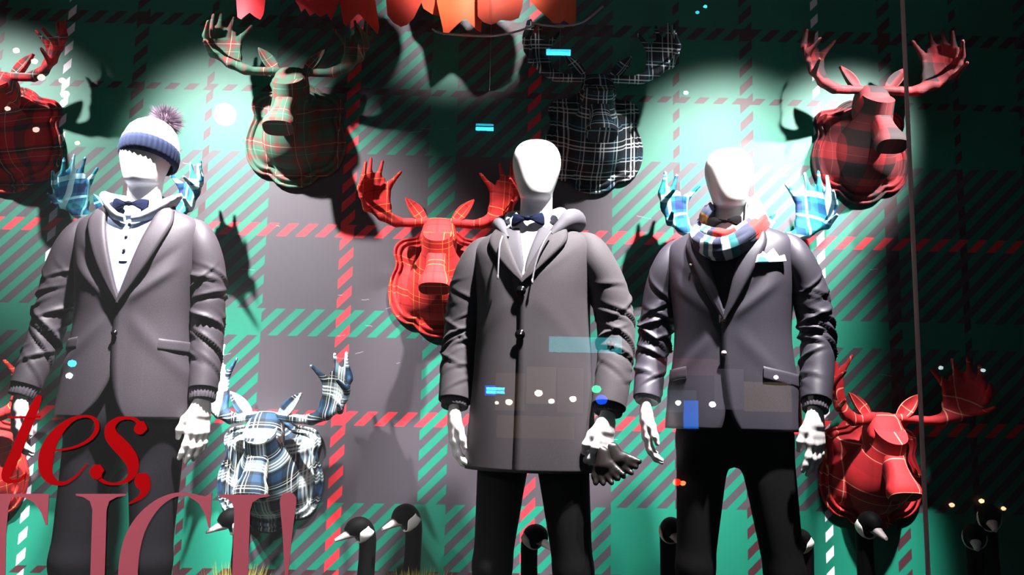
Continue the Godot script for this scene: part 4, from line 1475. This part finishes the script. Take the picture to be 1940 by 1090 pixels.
func goose() -> Node3D:
	var t := thing("goose", "goose", "goose")
	# origin on the floor, head centre at y = 0.56
	var st := new_st()
	tube(st, [Vector3(0, 0, -0.01), Vector3(0, 0.012, -0.01), Vector3(0, 0.018, -0.01), Vector3(0, 0.03, -0.01)], [0.07, 0.07, 0.06, 0.034], 28)
	part("foot", st, M.goose_black, t)
	var rings := []
	# neck and head in one: rises, then rounds over forward
	st = new_st()
	var p := smooth([Vector3(0, 0.02, -0.01), Vector3(0, 0.2, -0.014), Vector3(0, 0.36, -0.018), Vector3(0, 0.46, -0.022), Vector3(0, 0.53, -0.02), Vector3(0, 0.566, 0.002), Vector3(0, 0.565, 0.03), Vector3(0, 0.55, 0.052)], 6)
	var r := smooth([0.036, 0.034, 0.031, 0.029, 0.031, 0.037, 0.034, 0.019], 6)
	loft(st, tube_rings(p, r, 26, 1.0, Vector3.RIGHT))
	part("neck", st, M.goose_black, t)
	# white chin strap up both cheeks
	st = new_st()
	rings = []
	var c := Vector3(0, 0.557, 0.006)
	for i in 25:
		var a := lerpf(-2.05, 2.05, i / 24.0)
		var w := lerpf(0.014, 0.026, smoothstep(0.2, 0.7, absf(a) / 2.05)) * smoothstep(2.08, 1.5, absf(a)) + 0.001
		var ring := PackedVector3Array()
		for j in 12:
			var b := TAU * j / 12
			var z := cos(b) * w - 0.004 - 0.012 * absf(a) / 2.0
			var rr := 0.0385 * sqrt(maxf(0.1, 1.0 - pow(z / 0.062, 2.0))) + sin(b) * 0.0025
			ring.append(c + Vector3(sin(a) * rr, -cos(a) * rr * 1.08, z))
		rings.append(ring)
	loft(st, rings)
	part("cheek_patch", st, M.goose_white, t)
	# bill
	st = new_st()
	rings = []
	for q in [[0.03, 0.021, 0.02, 0.555], [0.046, 0.019, 0.018, 0.55], [0.066, 0.0145, 0.012, 0.541], [0.085, 0.011, 0.008, 0.533], [0.098, 0.006, 0.005, 0.528]]:
		var ring := PackedVector3Array()
		for j in 18:
			var e := sup(TAU * j / 18, 2.3)
			ring.append(Vector3(e.x * q[1], q[3] + e.y * q[2], q[0]))
		rings.append(ring)
	loft(st, rings)
	part("bill", st, M.goose_bill, t)
	return t

# =====================================================================  hanging leaves, rods, lettering
func leaves() -> void:
	# outline of the lower end in photo-like centimetres; each leaf hangs from the ceiling on a thread
	var px := 0.00204
	var list := [
		[-0.994, 2.475, 0.360, [[-28, 45], [-22, 4], [-14, -2], [2, 12], [12, 4], [22, 0], [27, 12], [30, 60]], Color(0.86, 0.10, 0.16), "small crimson paper leaf at the left end of the hanging row"],
		[-0.725, 2.479, 0.400, [[-50, 60], [-40, 30], [-34, 22], [-28, 8], [-20, 14], [-10, -2], [0, 4], [10, -4], [22, 6], [30, -8], [38, 20], [48, 60]], Color(0.88, 0.10, 0.10), "red paper leaf with ragged lower edge beside the crimson one"],
		[-0.574, 2.491, 0.300, [[-42, 60], [-30, 4], [-24, -2], [0, 24], [10, 12], [38, -14], [40, 2], [30, 60]], Color(0.93, 0.22, 0.13), "orange red paper leaf with two swallowtail points"],
		[-0.397, 2.495, 0.340, [[-34, 60], [-28, 12], [-16, -4], [0, -14], [12, -8], [24, 8], [36, 40], [40, 60]], Color(0.92, 0.24, 0.15), "rounded orange red paper leaf with drooping tip"],
		[-0.154, 2.491, 0.300, [[-54, 60], [-40, 2], [-38, -12], [-30, -12], [0, 16], [6, 18], [28, -2], [36, -4], [38, 60]], Color(0.95, 0.38, 0.2), "pale orange paper leaf with two long points"],
		[-0.245, 2.565, 0.200, [[-50, 60], [-40, 30], [-20, 14], [0, 8], [20, 30], [30, 60]], Color(0.9, 0.32, 0.18), "orange paper leaf tucked behind the pale two pointed one"],
		[-0.024, 2.498, 0.380, [[-36, 60], [-34, 6], [-22, -8], [-8, -14], [4, -10], [10, -4], [30, -2], [46, 8], [52, 30], [56, 60]], Color(0.82, 0.3, 0.2), "dull terracotta paper leaf with scalloped edge in the middle"],
		[0.230, 2.519, 0.300, [[-60, 60], [-36, 30], [-24, 18], [-10, 2], [2, 0], [12, 8], [30, -2], [36, 2], [36, 60]], Color(0.95, 0.38, 0.22), "salmon orange paper leaf at the right end of the hanging row"],
	]
	for l in list:
		var t := thing("paper_leaf", l[5], "paper leaf", Vector3(l[0], l[1], l[2]), 0.0, "paper leaves hanging along the top")
		var pts := []
		for q in l[3]:
			pts.append(Vector2(q[0], q[1]) * px)
		var n: int = pts.size()
		# the upper half, above the view, closes to a stalk
		pts.append(Vector2(pts[n - 1].x * 0.9, pts[n - 1].y + 0.07))
		pts.append(Vector2(pts[n - 1].x * 0.35, pts[n - 1].y + 0.13))
		pts.append(Vector2(pts[0].x * 0.35, pts[n - 1].y + 0.13))
		pts.append(Vector2(pts[0].x * 0.9, pts[0].y + 0.07))
		var poly := PackedVector2Array(pts)
		# sheet bowed forward along its middle
		var st := new_st()
		var grid := Geometry2D.triangulate_polygon(poly)
		st.set_smooth_group(0)
		for i in range(0, grid.size(), 3):
			bowed(st, poly[grid[i]], poly[grid[i + 1]], poly[grid[i + 2]], 3)
		part("sheet", st, mat(l[4], 0.7, {"backlight_enabled": true, "backlight": l[4].darkened(0.6)}), t)
		st = new_st()
		rods(st, [Vector3(0, 0.05, 0.002), Vector3(0, pts[n - 1].y + 0.12, 0.02), Vector3(0, 3.749 - l[1], 0.02)], 0.0025, 6, 3)
		part("stalk", st, mat(l[4].darkened(0.2), 0.7), t)
	for q in [[[Vector3(-0.265, 2.421, 0.45), Vector3(-0.238, 2.407, 0.45), Vector3(-0.170, 2.400, 0.45), Vector3(-0.038, 2.399, 0.45), Vector3(0.054, 2.418, 0.45), Vector3(0.128, 2.447, 0.45)], Vector3(-0.038, 2.399, 0.45), "curved clear rod hanging below the orange paper leaves"],
		[[Vector3(0.115, 2.443, 0.48), Vector3(0.191, 2.433, 0.48), Vector3(0.258, 2.437, 0.48), Vector3(0.319, 2.456, 0.48), Vector3(0.391, 2.519, 0.48)], Vector3(0.227, 2.433, 0.48), "second curved clear rod to the right, partly behind the first"]]:
		var t := thing("curved_rod", q[2], "hanging rod", Vector3.ZERO, 0.0, "clear rods on threads")
		var st := new_st()
		rods(st, q[0], 0.0042, 10, 6)
		part("rod", st, M.rod, t)
		st = new_st()
		var c: Vector3 = q[1]
		rods(st, [c + Vector3(0, -0.22, 0), c, Vector3(c.x, 3.749, c.z)], 0.0007, 5, 2)
		part("thread", st, M.cord, t)
		st = new_st()
		rods(st, [c + Vector3(-0.016, 0.0005, 0), c + Vector3(0.016, 0.0005, 0)], 0.0062, 10, 2)
		part("clip", st, M.cord, t)

func bowed(st: SurfaceTool, a: Vector2, b: Vector2, c: Vector2, n: int) -> void:
	if n > 0:
		var ab := (a + b) * 0.5
		var bc := (b + c) * 0.5
		var ca := (c + a) * 0.5
		bowed(st, a, ab, ca, n - 1)
		bowed(st, ab, b, bc, n - 1)
		bowed(st, ca, bc, c, n - 1)
		bowed(st, ab, bc, ca, n - 1)
		return
	var f := func(p: Vector2, z: float) -> Vector3: return Vector3(p.x, p.y, z + 0.02 * cos(p.x * 22.0) + 0.25 * p.y * p.y)
	tri(st, f.call(a, 0.0), f.call(b, 0.0), f.call(c, 0.0))
	tri(st, f.call(a, -0.0015), f.call(c, -0.0015), f.call(b, -0.0015))

func lettering() -> void:
	var t := thing("window_lettering", "large red italic vinyl lettering on the glass at the lower left", "lettering", Vector3(-0.9790, 0.8152, 1.803))
	var red := [
		[[[0.0622, 0.1794, 0.0040], [0.0583, 0.1680, 0.0076], [0.0486, 0.1385, 0.0098], [0.0358, 0.0989, 0.0107], [0.0232, 0.0574, 0.0111], [0.0128, 0.0284, 0.0107], [0.0109, 0.0141, 0.0071], [0.0218, 0.0082, 0.0040], [0.0380, 0.0117, 0.0026], [0.0511, 0.0250, 0.0018]], [[0.0032, 0.1343, 0.0022], [0.0405, 0.1355, 0.0022], [0.0679, 0.1368, 0.0022]]],
		[[[0.0924, 0.0702, 0.0018], [0.1171, 0.0722, 0.0022], [0.1456, 0.0794, 0.0026], [0.1693, 0.0931, 0.0036], [0.1812, 0.1099, 0.0045], [0.1815, 0.1257, 0.0045], [0.1719, 0.1364, 0.0031], [0.1549, 0.1394, 0.0026], [0.1325, 0.1331, 0.0045], [0.1112, 0.1148, 0.0089], [0.0948, 0.0896, 0.0129], [0.0869, 0.0626, 0.0147], [0.0871, 0.0380, 0.0138], [0.0952, 0.0177, 0.0098], [0.1128, 0.0065, 0.0049], [0.1312, 0.0080, 0.0031], [0.1506, 0.0219, 0.0022], [0.1693, 0.0456, 0.0014]]],
		[[[0.2695, 0.1232, 0.0045], [0.2578, 0.1343, 0.0036], [0.2408, 0.1377, 0.0031], [0.2222, 0.1336, 0.0053], [0.2096, 0.1196, 0.0098], [0.2124, 0.1022, 0.0129], [0.2284, 0.0851, 0.0147], [0.2464, 0.0676, 0.0147], [0.2587, 0.0493, 0.0129], [0.2603, 0.0288, 0.0089], [0.2487, 0.0135, 0.0045], [0.2285, 0.0069, 0.0026], [0.2076, 0.0094, 0.0031], [0.1901, 0.0214, 0.0045]], [[0.2689, 0.1316, 0.0062], [0.2699, 0.1178, 0.0133], [0.2704, 0.1116, 0.0107], [0.2717, 0.1058, 0.0036]], [[0.1902, 0.0440, 0.0062], [0.1902, 0.0337, 0.0138], [0.1917, 0.0255, 0.0124], [0.1966, 0.0174, 0.0045]]],
		[[[0.2798, 0.0292, 0.0071], [0.2804, 0.0217, 0.0133], [0.2815, 0.0128, 0.0151], [0.2865, 0.0014, 0.0120], [0.2857, -0.0096, 0.0071], [0.2762, -0.0208, 0.0040], [0.2577, -0.0317, 0.0014]]],
	]
	for i in red.size():
		var st := new_st()
		for k in red[i].size():
			stroke(st, red[i][k], 0.0009 * k)
		part("comma" if i == 3 else "letter", st, M.vinyl_red, t)
	t = thing("window_lettering", "row of tall pink serif capitals on the glass along the bottom left", "lettering", Vector3(-0.9708, 0.7333, 1.803))
	var polys := [
		[[-0.0680, 0.0643], [0.0908, 0.0671], [0.0928, 0.0063], [0.0895, 0.0063], [0.0790, 0.0303], [0.0628, 0.0495], [0.0434, 0.0589], [0.0186, 0.0601], [0.0131, 0.0413], [0.0138, -0.0151], [0.0332, -0.2510], [-0.0029, -0.2515], [-0.0306, 0.0593], [-0.0675, 0.0586]],
		[[0.1435, 0.0679], [0.2425, 0.0697], [0.2428, 0.0664], [0.2245, 0.0628], [0.2107, 0.0549], [0.2067, 0.0386], [0.2136, -0.0878], [0.2226, -0.2484], [0.1953, -0.2488], [0.1855, -0.0882], [0.1787, 0.0381], [0.1724, 0.0542], [0.1594, 0.0617], [0.1439, 0.0647]],
		[[0.4134, 0.0751], [0.4139, 0.0069], [0.4105, 0.0068], [0.4027, 0.0318], [0.3887, 0.0538], [0.3670, 0.0669], [0.3709, 0.0719], [0.4002, 0.0675]],
		[[0.4269, 0.0717], [0.5275, 0.0734], [0.5277, 0.0698], [0.5084, 0.0661], [0.4951, 0.0577], [0.4911, 0.0413], [0.4947, -0.0835], [0.5013, -0.2448], [0.4706, -0.2452], [0.4635, -0.0840], [0.4596, 0.0409], [0.4536, 0.0570], [0.4419, 0.0642], [0.4272, 0.0680]],
		[[0.5491, 0.0587], [0.5503, 0.0689], [0.5557, 0.0760], [0.5655, 0.0786], [0.5749, 0.0763], [0.5811, 0.0695], [0.5824, 0.0593], [0.5769, -0.0059], [0.5736, -0.0822], [0.5671, -0.0824], [0.5586, -0.0061]],
	]
	for i in polys.size():
		var st := new_st()
		var poly := PackedVector2Array()
		for q in polys[i]:
			poly.append(Vector2(q[0], q[1]))
		extrude(st, poly, 0.0, 0.0012)
		if i == 2:
			stroke(st, [[0.4050, 0.0582, 0.0018], [0.3857, 0.0673, 0.0026], [0.3605, 0.0709, 0.0031], [0.3358, 0.0680, 0.0045], [0.3100, 0.0538, 0.0080], [0.2870, 0.0298, 0.0124], [0.2707, 0.0012, 0.0160], [0.2617, -0.0311, 0.0182], [0.2589, -0.0671, 0.0191], [0.2613, -0.1069, 0.0191], [0.2701, -0.1462, 0.0178], [0.2895, -0.1853, 0.0133], [0.3202, -0.2161, 0.0080], [0.3578, -0.2312, 0.0036], [0.3977, -0.2228, 0.0022]], 0.0004)
		part("exclamation_mark" if i == 4 else "letter", st, M.vinyl_pink, t)
	var dot := new_st()
	stroke(dot, [[0.5768, -0.2126, 0.0036], [0.5775, -0.2262, 0.0169], [0.5783, -0.2398, 0.0036]], 0.0)
	part("point", dot, M.vinyl_pink, t)
